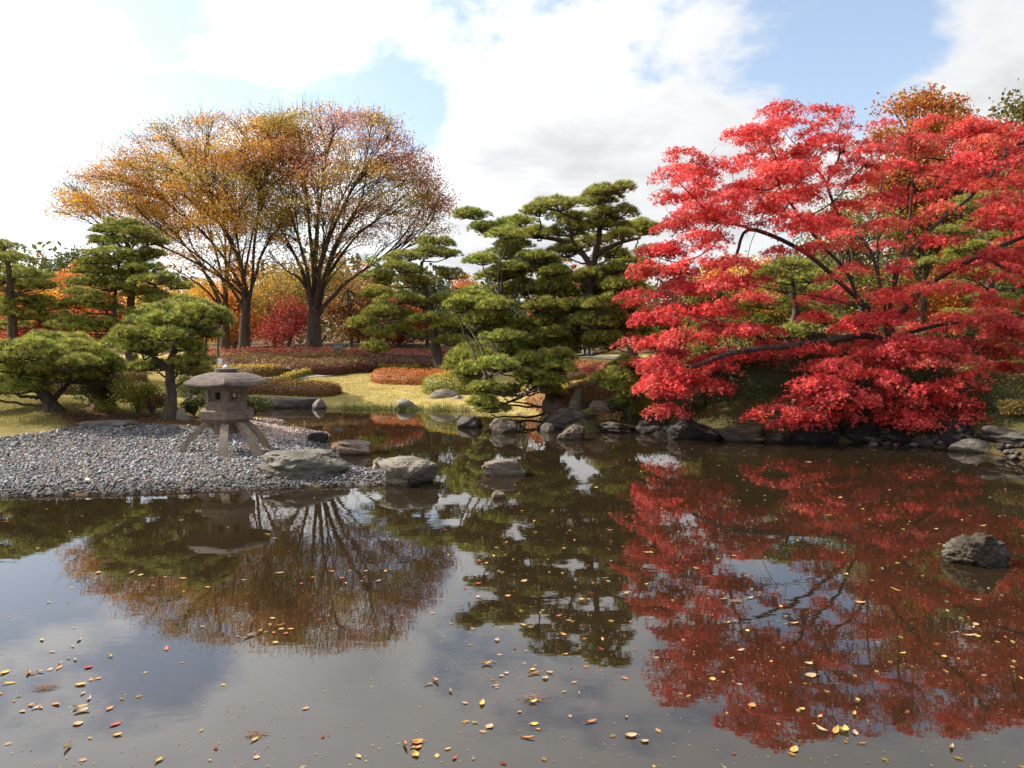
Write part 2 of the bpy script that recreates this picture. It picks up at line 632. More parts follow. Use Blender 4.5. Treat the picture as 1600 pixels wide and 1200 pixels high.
wat["kind"] = "structure"

# pale gravel paths seen between the hedges and behind the maple
M_PATH = flat_mat("path_gravel", (.32, .255, .22), .95, 30, .2, .3)


def path_strip(pts, width):
    P = resample(np.array(pts, float), .5)
    T = unit(np.gradient(P, axis=0))
    Nn = np.stack([-T[:, 1], T[:, 0]], 1)
    rows = [P + Nn * width * k for k in (-.5, -.17, .17, .5)]
    V = np.stack(rows, 1)
    Z = ground(V[..., 0], V[..., 1]) + .03
    V = np.concatenate([V, Z[..., None]], -1).reshape(-1, 3)
    i = (np.arange(len(P) - 1)[:, None] * 4 + np.arange(3)[None]).ravel()
    o = link("garden_path", mesh_np("garden_path", V, [np.stack([i, i + 1, i + 5, i + 4], 1)], None, True, [M_PATH]))
    o["kind"] = "structure"


pa = [hit(px, py)[:2] for px, py in ((330, 607), (400, 602), (445, 592), (480, 587))]
path_strip([tuple(q) for q in pa] + [(-6, 40.0), (2, 41.2), (12, 40)], 1.3)
path_strip([(6, 33), (10, 31), (15, 30), (24, 31)], 2.2)

# ------------------------------------------------------------------ rocks
def ico(sub):
    import bmesh
    bm = bmesh.new()
    bmesh.ops.create_icosphere(bm, subdivisions=sub, radius=1)
    V = np.array([v.co[:] for v in bm.verts])
    F = np.array([[v.index for v in f.verts] for f in bm.faces])
    bm.free()
    return V, F


ICO = {k: ico(k + 1) for k in (0, 1, 2, 3, 4, 5)}
ICO[1] = ico(1)


def rock_verts(w, d, h, seed, sub=4, cuts=11, strata=.0, sharp=.62, rough=.11, taper=0.0, tilt=.22):
    rr = np.random.default_rng(seed)
    V, F = ICO[sub]
    V = V.copy()
    for _ in range(cuts):
        n = unit(rr.normal(size=3) * np.array([1, 1, .7]))
        o = rr.uniform(sharp - .08, .92)
        k = np.clip(V @ n - o, 0, None)
        V -= k[:, None] * n * .93
    so = rr.uniform(0, 50, 3)
    f1 = np.array([mnoise.fractal(Vector(v * 1.6 + so), .8, 2.1, 5) for v in V])
    f3 = np.array([mnoise.fractal(Vector(v * 7 + so), .7, 2.1, 3) for v in V])
    f2 = np.array([mnoise.ridged_multi_fractal(Vector(v * np.array([1.6, 1.6, 2.1]) + so), .9, 2.0, 4, .9, 2.0) for v in V])
    V *= (1 + rough * f1 + rough * .45 * (f2 - 1.2) + rough * .28 * f3)[:, None]
    if strata:
        tz = V[:, 2] + tilt * V[:, 0] + .10 * f1
        edges = np.sort(rr.uniform(-.45, .6, 2))
        th_ = np.arctan2(V[:, 1], V[:, 0])
        for e in edges:
            dd = tz - e
            V[:, :2] *= (1 - strata * 1.3 * np.exp(-(np.clip(dd, 0, None) / .10) ** 2) * (dd > -.015) * rr.uniform(.8, 1.3) * np.clip(.45 + .75 * np.sin(th_ * 2 + rr.uniform(0, 6)) + .5 * f1, 0, 1.2))[:, None]
        V[:, 2] = np.where(V[:, 2] > .45, .45 + (V[:, 2] - .45) * .35, V[:, 2])
    V[:, 2] = np.where(V[:, 2] < -.45, -.45 + (V[:, 2] + .45) * .3, V[:, 2])
    if taper:
        V[:, :2] *= (1 - taper * np.clip((V[:, 2] + .4) / 1.4, 0, 1))[:, None]
    V -= (V.max(0) + V.min(0)) / 2
    V /= (V.max(0) - V.min(0))
    V[:, 2] += .5
    return V * np.array([w, d, h]), F


def rock(label, px, py, wpx, hpx, depth=.8, col=(.3, .29, .27), seed=1, sub=4, strata=0, sharp=.62, rough=.09, rot=0, taper=0, name="rock", sink=.4, cat="rock", group=None, Y=None):
    p = hit(px, py) if Y is None else at(px, py, Y)
    sc = p[1] / FPX
    w, h = wpx * sc, hpx * sc
    V, F = rock_verts(w, w * depth, h * (1 + sink), seed, sub, strata=strata, sharp=sharp, rough=rough, taper=taper)
    V[:, 2] -= h * sink
    o = link(name, mesh_np(name, V, [F], None, True, [M_ROCK]), None, (p[0], p[1] + w * depth * .42, p[2]))
    o.rotation_euler = (0, 0, rot)
    o.color = (col[0] * .68, col[1] * .65, col[2] * .61, 1)
    tag(o, label, cat, group)
    return o


GREY, DARK, TAN, PALE = (.20, .195, .175), (.07, .06, .055), (.26, .2, .15), (.36, .34, .31)
rock("large flat layered grey rock on the gravel beside the stone lantern", 465, 749, 152, 40, .66, GREY, 3, 5, .20, .5, .13)
rock("flat-topped pale grey rock at the tip of the gravel spit", 633, 762, 102, 43, .85, (.29, .275, .24), 8, 5, .16, .5, .12)
rock("small round grey stone tucked beside the spit-tip rock", 592, 733, 22, 17, .9, GREY, 12, 3)
rock("flat pink-brown slab in the water behind the large grey rock", 545, 712, 66, 22, .6, (.26, .18, .15), 14, 4, .10, .62)
rock("flat-topped wedge rock standing alone in mid-pond", 786, 744, 70, 25, .6, (.26, .22, .19), 17, 4, .10, .5, .12)
rock("tiny stone barely breaking the water near mid-pond wedge rock", 778, 780, 24, 12, .8, TAN, 19, 3)
rock("dark lumpy rock rising from the water at the right edge", 1541, 887, 108, 48, .8, (.07, .056, .043), 23, 5, .0, .66, .26)
rock("low dark rock in the water off the lawn", 733, 669, 42, 18, .8, DARK, 27, 4, 0, .7, .12)
rock("rounded dark boulder in the water before the lawn shore", 786, 677, 44, 23, .8, (.2, .175, .15), 29, 4, 0, .7, .1)
rock("pale humped rock among reeds on the far lawn shore", 634, 640, 42, 17, .7, (.36, .34, .31), 31, 3)
rock("flat whitish rock lying on the lawn beside the yellow azalea", 692, 622, 48, 13, .6, PALE, 33, 3, 0, .75)
rock("small whitish stone right of the flat lawn rock", 716, 624, 18, 6, .8, PALE, 35, 3)
rock("dark rock ledge sloping into the water at the gravel edge", 495, 692, 34, 16, .6, (.045, .04, .038), 37, 4, .1)
rock("pointed upright slate standing on the promontory", 903, 645, 27, 40, .7, (.24, .22, .19), 41, 4, 0, .5, .1, .3, .65)
rock("mauve-grey sloping rock left of the upright slate", 868, 642, 44, 20, .7, (.36, .28, .26), 43, 4, 0, .6)
rock("rounded brown boulder right of the upright slate", 938, 650, 46, 24, .8, (.3, .22, .18), 45, 4)
rock("broad dark rock at the foot of the promontory", 884, 668, 92, 30, .6, (.085, .08, .075), 147, 4, 0, .5, .2)
rock("brown pitted boulder in the water below the promontory", 894, 688, 46, 24, .8, (.13, .10, .085), 49, 4, 0, .72, .13)
rock("pale slanting stone at the promontory's left waterline", 856, 676, 24, 15, .8, (.2, .185, .165), 51, 3)
rock("thin flat capstone behind the promontory boulders", 940, 622, 46, 8, .7, (.33, .28, .25), 53, 3)
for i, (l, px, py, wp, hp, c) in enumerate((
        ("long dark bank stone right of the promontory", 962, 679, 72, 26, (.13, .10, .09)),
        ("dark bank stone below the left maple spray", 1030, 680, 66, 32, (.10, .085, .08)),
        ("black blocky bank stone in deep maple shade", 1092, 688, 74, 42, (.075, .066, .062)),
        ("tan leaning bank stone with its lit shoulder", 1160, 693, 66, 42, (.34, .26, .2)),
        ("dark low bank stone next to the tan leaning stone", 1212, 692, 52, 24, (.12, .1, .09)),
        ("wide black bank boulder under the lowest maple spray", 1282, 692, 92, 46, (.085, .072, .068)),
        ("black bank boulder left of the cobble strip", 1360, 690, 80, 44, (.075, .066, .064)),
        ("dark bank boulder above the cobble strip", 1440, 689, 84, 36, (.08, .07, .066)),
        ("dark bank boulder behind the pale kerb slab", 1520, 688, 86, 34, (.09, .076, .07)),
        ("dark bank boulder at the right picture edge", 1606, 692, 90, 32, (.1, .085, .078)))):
    rock(l, px, py + (i % 3) * 2 - 2, wp * (1.12 + .22 * (i % 2)), hp * (.62 + .3 * ((i * 7) % 3) / 2), .7, tuple(v * .34 for v in c), 60 + i, 4, .0, .45, .2, rot=(i * 1.3) % .9 - .45)  # stone colours darkened to stand in for the deep shade on this bank
rock("pale weathered slab edging the right bank", 1538, 704, 96, 17, .4, (.38, .35, .31), 75, 4, 0, .7, .08)
rock("long dark stone edging the inlet behind the lantern", 448, 638, 104, 17, .3, (.17, .145, .14), 77, 4, .05, .75, .07)
rock("knob-shaped upright stone at the end of the inlet edging", 497, 639, 24, 15, .8, (.26, .24, .23), 79, 3, 0, .75)
rock("pale rounded stone among shrubs left of the lantern", 298, 628, 34, 11, .7, PALE, 81, 3)
rock("grey stone at the foot of the leaning pine", 282, 657, 24, 20, .8, (.4, .36, .31), 83, 3)
rock("rusty brown stone behind the beach under dark shrub", 148, 640, 26, 16, .8, (.36, .2, .11), 85, 3)
rock("flat grey stone shelf at the shaded back of the gravel", 160, 668, 100, 9, .5, (.2, .2, .2), 87, 4, .06, .8)

# cobbles of the right bank shingle
cob = []
for k in range(6):
    V, F = rock_verts(.2, .14, .1, 200 + k, 2, 6, 0, .7, .06)
    cob.append(mesh_np("cobble", V, [F], None, True, [M_ROCK]))
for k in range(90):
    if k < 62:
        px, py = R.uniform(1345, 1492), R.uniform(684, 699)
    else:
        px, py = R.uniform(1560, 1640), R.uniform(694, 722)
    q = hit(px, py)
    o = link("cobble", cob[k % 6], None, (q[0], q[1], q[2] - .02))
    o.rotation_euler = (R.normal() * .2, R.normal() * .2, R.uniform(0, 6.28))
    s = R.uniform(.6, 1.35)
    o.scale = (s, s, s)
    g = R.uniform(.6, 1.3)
    o.color = (.075 * g, .06 * g, .055 * g, 1)  # near-black tone: the bank's shade is put into the cobble colour
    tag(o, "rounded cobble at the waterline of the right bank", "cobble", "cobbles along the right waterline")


def pebbles(name, label, poly, n, size, pal, seedsize=1):
    xs = np.array(poly)
    out = np.empty((0, 2))
    lo, hi = xs.min(0), xs.max(0)
    while len(out) < n:
        q = R.uniform(lo, hi, (n, 2))
        out = np.concatenate([out, q[inpoly(q[:, 0], q[:, 1], poly)]])
    out = out[:n]
    z = ground(out[:, 0], out[:, 1])
    ok = z > -.05
    out, z = out[ok], z[ok]
    m = len(out)
    V = np.array([(1, 0, 0), (-1, 0, 0), (0, 1, 0), (0, -1, 0), (0, 0, 1), (0, 0, -1)], float) * 1.15
    F = np.array([(0, 2, 4), (2, 1, 4), (1, 3, 4), (3, 0, 4), (2, 0, 5), (1, 2, 5), (3, 1, 5), (0, 3, 5)])
    s = size * R.lognormal(0, .36, m)
    ax = np.stack([s, s * R.uniform(.55, .85, m), s * R.uniform(.35, .6, m)], 1)
    th = R.uniform(0, math.pi, m)
    P = V[None] * ax[:, None] * R.uniform(.8, 1.2, (m, 6, 1))
    tl = R.normal(0, .35, m)
    P[..., 2] += P[..., 0] * np.tan(tl)[:, None]
    c, sn = np.cos(th)[:, None], np.sin(th)[:, None]
    X, Yy = P[..., 0] * c - P[..., 1] * sn, P[..., 0] * sn + P[..., 1] * c
    P = np.stack([X + out[:, :1], Yy + out[:, 1:], P[..., 2] + (z + s * R.uniform(.1, .6, m))[:, None]], -1)
    Fa = (F[None] + (np.arange(m) * 6)[:, None, None]).reshape(-1, 3)
    pc = palette(pal, m, .25)
    pc *= np.where(z < .075 + R.uniform(0, .03, m), .45, 1.0)[:, None]      # wet stones at the waterline
    cols = np.repeat(pc, 6, 0)
    o = link(name, mesh_np(name, P.reshape(-1, 3), [Fa], cols, True, [M_PEBBLE]))
    o["kind"] = "stuff"
    tag(o, label, "pebbles")


pebbles("pebble_beach", "grey pebbles covering the beach around the stone lantern", GRAVEL, 46000, .022,
        [((.235, .235, .24), 4), ((.15, .152, .158), 4), ((.35, .345, .34), 1.5), ((.065, .065, .07), 2), ((.22, .15, .12), 1.3)])
pebbles("pebble_spit", "pinkish brown gravel strip beyond the lantern by the inlet", PINK, 7000, .022,
        [((.42, .31, .26), 4), ((.3, .23, .19), 3), ((.5, .42, .37), 2)])

# ------------------------------------------------------------------ stone lantern
lp = on_level(350, 699, .2)
LY = float(lp[1]) - .55
LX = (353 - 800) / FPX * LY
LZ = float(ground(LX, LY)) + .0
M_STONE = flat_mat("lantern_stone", (.165, .118, .09), .9, 9, .5, .5)
M_LEG = flat_mat("lantern_leg_sunlit", (.25, .19, .145), .9, 9, .4, .5)  # lighter copy of the lantern stone, sunlight on the legs put into its colour
M_ROOF = flat_mat("lantern_roof_stone", (.105, .078, .066), .92, 7, .6, .7)
lan = thing("stone_lantern", "low grey-brown stone lantern with broad hexagonal roof on splayed legs", "stone lantern", (LX, LY, LZ))
lan.scale = (.93, .93, .93)
HEX = [math.radians(46 + 60 * k) for k in range(6)]


def hex_stack(name, prof, mat, parent, sub=5, cap0=True, cap1=True, bow=0.0, loc=(0, 0, 0)):
    """stack of hexagonal rings (radius, z); bow rounds the sides"""
    n = 6 * sub
    V = []
    for r, z, *lift in prof:
        lf = lift[0] if lift else 0
        for k in range(n):
            a = k / sub
            i, f = int(a) % 6, a - int(a)
            p0 = np.array((math.cos(HEX[i]), math.sin(HEX[i])))
            p1 = np.array((math.cos(HEX[(i + 1) % 6]), math.sin(HEX[(i + 1) % 6])))
            q = p0 * (1 - f) + p1 * f
            ql = np.linalg.norm(q)
            q = q * (1 - bow) + q / ql * bow
            V.append((q[0] * r, q[1] * r, z + lf * (abs(f - .5) * 2) ** 2))
    m = len(prof)
    F = [(i * n + k, i * n + (k + 1) % n, (i + 1) * n + (k + 1) % n, (i + 1) * n + k) for i in range(m - 1) for k in range(n)]
    fs = [F]
    caps = []
    if cap0:
        caps.append(list(range(n))[::-1])
    if cap1:
        caps.append(list(range((m - 1) * n, m * n)))
    if caps:
        fs.append(caps)
    me = mesh_np(name, V, fs, None, False, [mat])
    o = link(name, me, parent, loc)
    return o


hex_stack("platform", [(.48, .64), (.61, .73), (.63, .74), (.63, .90), (.615, .915)], M_STONE, lan)
hex_stack("base_block", [(.24, .40), (.30, .43), (.31, .64)], M_STONE, lan, 5, True, True, .8)
# fire box: six corner posts, sill and lintel rings, and panels with window openings
fb = hex_stack("firebox", [(.475, .915), (.475, 1.10), (.36, 1.10), (.36, .93)], M_STONE, lan, 1, True, False)
hex_stack("lintel", [(.44, 1.36), (.47, 1.37), (.49, 1.47), (.2, 1.475)], M_STONE, fb, 1)
for k in range(6):
    g = Geo()
    a = HEX[k]
    cx, cy = .415 * math.cos(a), .415 * math.sin(a)
    b = np.array([(x, y, z) for z in (1.099, 1.365) for x, y in ((-.05, -.055), (.04, -.055), (.04, .055), (-.05, .055))])
    ca, sa = math.cos(a), math.sin(a)
    b = np.stack([cx + b[:, 0] * ca - b[:, 1] * sa, cy + b[:, 0] * sa + b[:, 1] * ca, b[:, 2]], 1)
    g.add(b, [(0, 1, 5, 4), (1, 2, 6, 5), (2, 3, 7, 6), (3, 0, 4, 7)])
    link("window_post", g.mesh("window_post", [M_STONE]), fb)
for k in (0, 1, 2, 3, 4, 5):
    a0, a1 = HEX[k], HEX[(k + 1) % 6]
    p0, p1 = np.array((math.cos(a0), math.sin(a0))) * .40, np.array((math.cos(a1), math.sin(a1))) * .40
    g = Geo()
    for f0, f1, z0, z1 in (((.1, .9, 1.1, 1.36),) if k == 1 else ((.1, .32, 1.1, 1.36), (.68, .9, 1.1, 1.36), (.32, .68, 1.1, 1.15), (.32, .68, 1.31, 1.36))):
        qa, qb = p0 + (p1 - p0) * f0, p0 + (p1 - p0) * f1
        V = [(q[0] * s, q[1] * s, z) for z in (z0, z1) for s in (1.0, .86) for q in (qa, qb)]
        g.add(V, [(0, 1, 5, 4), (2, 6, 7, 3), (0, 4, 6, 2), (1, 3, 7, 5), (4, 5, 7, 6), (0, 2, 3, 1)])
    link("window_panel", g.mesh("window_panel", [M_STONE]), fb)
hex_stack("roof", [(.30, 1.476), (.93, 1.452, .03), (.975, 1.462, .035), (.968, 1.492, .035), (.91, 1.545, .02), (.80, 1.605, .01), (.65, 1.66), (.48, 1.70), (.3, 1.727), (.1, 1.735)], M_ROOF, lan, 6, True, True, .22)
fin = hex_stack("finial", [(.20, 1.73), (.235, 1.745), (.235, 1.80), (.20, 1.812), (.08, 1.815)], M_ROOF, lan, 4, True, True, 1.0)
hex_stack("tip", [(.07, 1.812), (.075, 1.835), (.04, 1.865), (.008, 1.90)], flat_mat("tip_stone", (.5, .46, .42), .85, 8, .3, .3), fin, 2, True, True, 1.0)
for ang in (194, 283, 327, 48):
    a = math.radians(ang)
    g = Geo()
    n = 14
    rows = []
    for i in range(n):
        u = i / (n - 1)
        ang_u = u * math.pi * .46
        r = .34 + .64 * (.40 * math.sin(ang_u) + .60 * u)
        z = .655 - .70 * (.40 * (1 - math.cos(ang_u)) / (1 - math.cos(math.pi * .46)) + .60 * u)
        dr, dz = .62 * (.45 * 1.445 * math.cos(ang_u) + .55), -.70 * (.55 * 1.445 * math.sin(ang_u) / .875 + .45)
        l = math.hypot(dr, dz)
        nr, nz = -dz / l, dr / l
        th = .076 - .012 * u
        wd = .075 + .018 * u
        for sr, sw in ((.5, -1), (.5, 1), (-.5, 1), (-.5, -1)):
            rr_, zz = r + nr * th * sr * 2 * .5 * 1.6, z + nz * th * sr * 1.6 * .5 * 2
            rows.append((rr_ * math.cos(a) - sw * wd * math.sin(a), rr_ * math.sin(a) + sw * wd * math.cos(a), zz))
    F = [(i * 4 + k, i * 4 + (k + 1) % 4, i * 4 + 4 + (k + 1) % 4, i * 4 + 4 + k) for i in range(n - 1) for k in range(4)]
    g.add(rows, F)
    g.add(rows[:4], [(3, 2, 1, 0)])
    g.add(rows[-4:], [(0, 1, 2, 3)])
    link("leg", g.mesh("leg", [M_LEG]), lan)

# ------------------------------------------------------------------ pines
P_LIGHT, P_MID, P_DARK = (.43, .43, .08), (.21, .245, .052), (.06, .085, .026)


def needle_tufts(geo, C, D, per, length, width, cols, spread=.62):
    n = len(C)
    dirs = unit(np.repeat(D, per, 0) + R.normal(size=(n * per, 3)) * spread)
    c = np.repeat(C, per, 0)
    side = unit(np.cross(dirs, R.normal(size=(n * per, 3)))) * width * .5
    L = length * R.uniform(.65, 1.15, (n * per, 1))
    V = np.stack([c - side, c + side, c + dirs * L], 1).reshape(-1, 3)
    geo.add(V, np.arange(3 * n * per).reshape(-1, 3), np.repeat(np.repeat(cols, per, 0), 3, 0), 0)


def pad_mesh(radius, seed):
    """a cloud-pruned pad: cushions of upright needle tufts over a fan of twigs"""
    global R
    keep = R
    R = np.random.default_rng(seed)
    g = Geo()
    nc = int(7 + radius * 9)
    cx = []
    while len(cx) < nc:
        q = R.uniform(-1, 1, 2)
        if np.hypot(*q) < 1:
            cx.append(q * radius * .82)
    cx = np.array(cx)
    for k, (x, y) in enumerate(cx):
        cr = R.uniform(.18, .31)
        rr = math.hypot(x, y) / radius
        top = .20 * (1 - rr ** 2) * radius + R.uniform(-.05, .07) - .10 * rr * radius
        m = int(40 * (cr / .24) ** 2)
        u = np.sqrt(R.uniform(0, 1, m))
        th = R.uniform(0, 6.283, m)
        C = np.stack([x + u * cr * np.cos(th), y + u * cr * np.sin(th), top + .95 * cr * (1 - u ** 2) - .06 + R.normal(0, .012, m)], 1)
        D = np.stack([np.cos(th) * u * .9, np.sin(th) * u * .9, np.full(m, .85)], 1)
        mix = R.uniform(0, 1, m)[:, None]
        cols = np.where(mix < .50, P_LIGHT, np.where(mix < .87, P_MID, P_DARK)) * R.uniform(.6, 1.35, (m, 1))
        old = R.uniform(0, 1, m) < .035
        cols[old] = (.30, .17, .05)
        needle_tufts(g, C, D, 12, .15, .015, cols, .5)
        c0 = np.array((0, 0, -.10 * radius - .05))
        c1 = np.array((x, y, top - .02))
        P = bez(c0, (c0 + c1) / 2 + np.array((R.normal() * .06, R.normal() * .06, -.03)), c1, 5)
        tube(g, P, np.linspace(.022, .008, 5), 4, (.06, .045, .035), 1, False)
        for _ in range(4):
            e = c1 + np.array((R.normal() * cr * .7, R.normal() * cr * .7, .04))
            tube(g, np.stack([P[3], (P[3] + e) / 2 - (0, 0, .02), e]), (.008, .006, .004), 3, (.06, .045, .035), 1, False)
    R = keep
    return g.mesh("foliage_pad", [M_NEEDLE, M_PBARK])


PADS = {s: [pad_mesh(s, 500 + int(s * 100) + k) for k in range(3)] for s in (.4, .6, .85, 1.15)}


def pine(label, trunk, pads, Y, spread=1.2, base=None, extra=(), r0=.16, name="pine_tree", group=None, limb=True, flat=1.0, double=False, off=0.0, grow_=1.0):
    """trunk: [(px,py,dY)...] from the foot up; pads: [(px,py,half width px,half height px[,dY])]"""
    f = hit(*trunk[0][:2]) if base is None else np.array(base, float)
    Y0 = f[1]
    tp = [f + np.array((0, 0, -.1))] + [at(px, py, Y0 + (dy[0] if dy else 0)) for px, py, *dy in trunk[1:]]
    T = resample(np.array(tp), .22)
    wob = np.cumsum(R.normal(0, .012, T.shape), 0)
    T += wob - wob[:1]
    root = thing(name, label, "pine tree", f, group)
    g = Geo()
    u = np.linspace(0, 1, len(T))
    rad = r0 * (1 - .72 * u) * (1 + .5 * np.exp(-u * 14))
    tube(g, T, rad, 9, (.1, .08, .06))
    for ex in extra:
        q = resample(np.array([at(px, py, Y0 + (dy[0] if dy else 0)) for px, py, *dy in ex]), .22)
        tube(g, q, np.linspace(r0 * .45, r0 * .16, len(q)), 7, (.1, .08, .06))
        T = np.concatenate([T, q])
    tr = link("trunk", g.mesh("trunk", [M_PBARK], f, True), root)
    if double:
        pads = list(pads) + [(px + R.uniform(-14, 14), py + R.uniform(2, 12), rx * .85, ry, R.uniform(.2, 1) * spread) for px, py, rx, ry, *_ in pads[22:]]
    for px, py, rx, ry, *dy in pads:
        b = Geo()
        d = (dy[0] if dy else R.uniform(-1, 1) * spread) + off
        rx, ry = rx * grow_, ry * grow_
        c = at(px, py, Y0 + d)
        r = rx * c[1] / FPX
        hz = ry * c[1] / FPX
        s = min(PADS, key=lambda k: abs(k - r))
        c2 = c - np.array((0, 0, hz * .2 + .12))
        dv = T - c2
        cost = np.linalg.norm(dv, axis=1) + np.clip(dv[:, 2] + .15, 0, None) * 1.1
        j = int(np.argmin(cost))
        mid = T[j] * .45 + c2 * .55 + np.array((R.normal() * .1, R.normal() * .1, -.10 + R.normal() * .06))
        P = bez(T[j], mid, c2, 9)
        P[1:-1] += R.normal(0, .02, (7, 3))
        L = np.linalg.norm(c2 - T[j])
        ra = min(r0 * .4, .018 + .013 * L)
        tube(b, P, np.linspace(ra, .02, 9), 6, (.1, .08, .06))
        br = link("branch", b.mesh("branch", [M_PBARK], f, True), root)
        o = link("foliage_pad", PADS[s][R.integers(0, 3)], br, c - f - np.array((0, 0, hz * .2)))
        k = r / s
        o.scale = (k, min(1.25, max(k, .75)) * R.uniform(.9, 1.1), min(1.7, max(.75, 1.0 * flat * hz / (.20 * s + .16))))
        o.rotation_euler = (R.normal() * .06, R.normal() * .06, 0)
        me_rot = R.integers(0, 2) * math.pi
        o.rotation_euler[2] = me_rot + R.normal() * .25
    return root


def C5(cx, cy, rx, ry, *d):
    return (680 + cx * .325, 270 + cy * .325, rx * .325, ry * .325, *d)


big_pads = [C5(*v) for v in (
    (840, 85, 100, 30), (790, 128, 100, 30), (600, 160, 145, 36), (500, 190, 80, 30), (865, 200, 95, 34), (650, 225, 120, 32), (830, 255, 90, 32), (420, 240, 85, 32), (195, 205, 85, 30), (220, 265, 60, 24), (290, 275, 70, 34),
    (990, 265, 100, 34), (900, 305, 75, 26), (490, 295, 100, 32), (650, 280, 115, 30), (350, 300, 70, 30), (730, 335, 125, 32), (390, 345, 90, 30), (640, 385, 110, 32), (850, 390, 60, 30), (340, 395, 120, 30), (230, 425, 85, 28),
    (480, 415, 100, 32), (410, 455, 100, 30), (320, 495, 120, 32), (740, 490, 60, 28), (835, 470, 80, 24), (260, 580, 135, 38), (430, 550, 85, 30), (560, 555, 90, 32), (160, 620, 80, 38), (810, 630, 70, 32),
    (250, 700, 90, 38), (400, 735, 110, 34), (540, 690, 80, 30), (310, 795, 110, 34), (500, 800, 100, 34), (600, 770, 80, 30), (200, 860, 110, 42), (380, 850, 100, 38), (160, 925, 90, 42), (330, 920, 110, 38),
    (490, 890, 80, 34, -.9), (570, 930, 75, 34, -1.0), (530, 985, 70, 30, -1.0), (600, 880, 70, 32, -.9), (560, 1010, 60, 26, -1.1), (150, 975, 70, 36), (450, 975, 70, 32, -1.0), (240, 1035, 70, 30), (360, 1050, 60, 30), (230, 1105, 75, 26), (700, 800, 80, 34), (830, 700, 85, 40), (640, 655, 70, 28),
    (930, 640, 60, 30), (700, 640, 90, 34), (760, 560, 70, 30), (560, 480, 80, 26), (900, 540, 80, 34), (760, 720, 90, 40), (820, 800, 80, 36), (940, 740, 80, 40), (520, 640, 70, 28), (300, 640, 90, 30), (100, 640, 40, 30))]
pine("large cloud-pruned pine leaning over the promontory, tallest pine in the centre", [(862, 610), (866, 578, -.3), (880, 548, -.7), (905, 506, -1), (921, 455, -1.3), (926, 410, -1.5), (934, 368, -1.6), (938, 330, -1.7), (935, 300, -1.7)],
     big_pads, 23, 1.5, (1.21, 25.3, float(ground(1.21, 25.3))), [[(918, 460, -1.3), (890, 474, -1.5), (860, 484, -1.7), (820, 480, -1.9), (780, 460, -2)], [(885, 556, -.6), (850, 560, -1.2), (800, 575, -1.7), (760, 590, -2)], [(926, 420, -1.4), (900, 380, -1.1), (860, 372, -.8), (800, 365, -.6), (755, 345, -.4)],
                            [(866, 580, -.4), (840, 603, -1.2), (812, 622, -2), (790, 630, -2.3)], [(930, 400, -1.5), (960, 380, -1.4), (1000, 372, -1.3)]], r0=.21, double=True, off=-1.4, grow_=1.12)
pine("small rounded pine between the promontory hedge and the red maple", [(985, 655), (982, 625), (975, 600), (980, 580)], [(978, 572, 34, 14), (955, 590, 26, 13), (998, 590, 28, 13), (968, 605, 30, 13), (1000, 612, 24, 12), (975, 630, 28, 12)], 22.5, .6, r0=.09)
pine("slender pine with bent dark trunk on the far lawn edge", [(692, 586), (684, 550), (680, 510), (676, 475), (668, 445), (660, 425), (664, 408)],
     [(682, 380, 26, 10), (668, 395, 36, 10), (698, 398, 30, 10), (640, 402, 34, 10), (604, 410, 40, 12), (630, 420, 36, 11), (595, 432, 34, 12), (645, 440, 34, 11), (700, 430, 30, 11), (592, 460, 30, 10), (622, 468, 40, 12), (660, 475, 34, 11),
      (700, 470, 34, 12), (598, 488, 36, 12), (572, 505, 26, 12), (630, 495, 40, 12), (670, 500, 34, 12), (705, 505, 36, 13), (590, 522, 26, 12), (622, 515, 30, 11), (585, 545, 22, 12), (712, 535, 34, 12), (660, 525, 26, 10), (605, 440, 20, 9)],
     34, 1.6, None, [[(668, 442), (640, 424, .2), (615, 418, .3)], [(679, 500), (640, 500, -.6), (600, 505, -1)]], r0=.26)
pine("leaning pine with crooked trunk just left of the lantern", [(262, 656), (270, 640), (268, 610), (262, 580), (268, 550), (280, 522), (285, 500)],
     [(285, 480, 52, 16), (250, 488, 40, 15), (315, 488, 42, 15), (232, 505, 40, 15), (275, 505, 50, 15), (325, 505, 36, 14), (345, 500, 24, 12), (215, 522, 34, 14), (255, 525, 40, 14), (300, 522, 44, 14), (222, 542, 36, 13), (195, 538, 26, 12), (245, 548, 34, 12), (300, 545, 24, 10),
      (245, 573, 30, 12), (298, 565, 26, 11), (305, 580, 24, 10)], 21, .9, None, [[(262, 578), (240, 552, -.2), (220, 548, -.3)], [(266, 556), (300, 570, .3), (320, 560, .4)]], r0=.17)
pine("broad low spreading pine at the far left behind the gravel", [(88, 643), (80, 628), (62, 608), (50, 590), (60, 565), (70, 545)],
     [(95, 535, 70, 18), (45, 545, 50, 16), (130, 548, 50, 16), (75, 555, 60, 17), (25, 560, 50, 16), (150, 562, 44, 15), (110, 570, 50, 16), (10, 575, 50, 17), (55, 580, 50, 16), (30, 592, 46, 16), (150, 582, 44, 15), (95, 590, 46, 14), (-10, 595, 46, 16), (170, 575, 26, 13), (30, 608, 40, 13), (-20, 560, 50, 16), (-30, 612, 40, 14)],
     22, 1.3, None, [[(80, 628), (100, 608, .2), (112, 590, .3), (130, 575, .4)]], r0=.19)
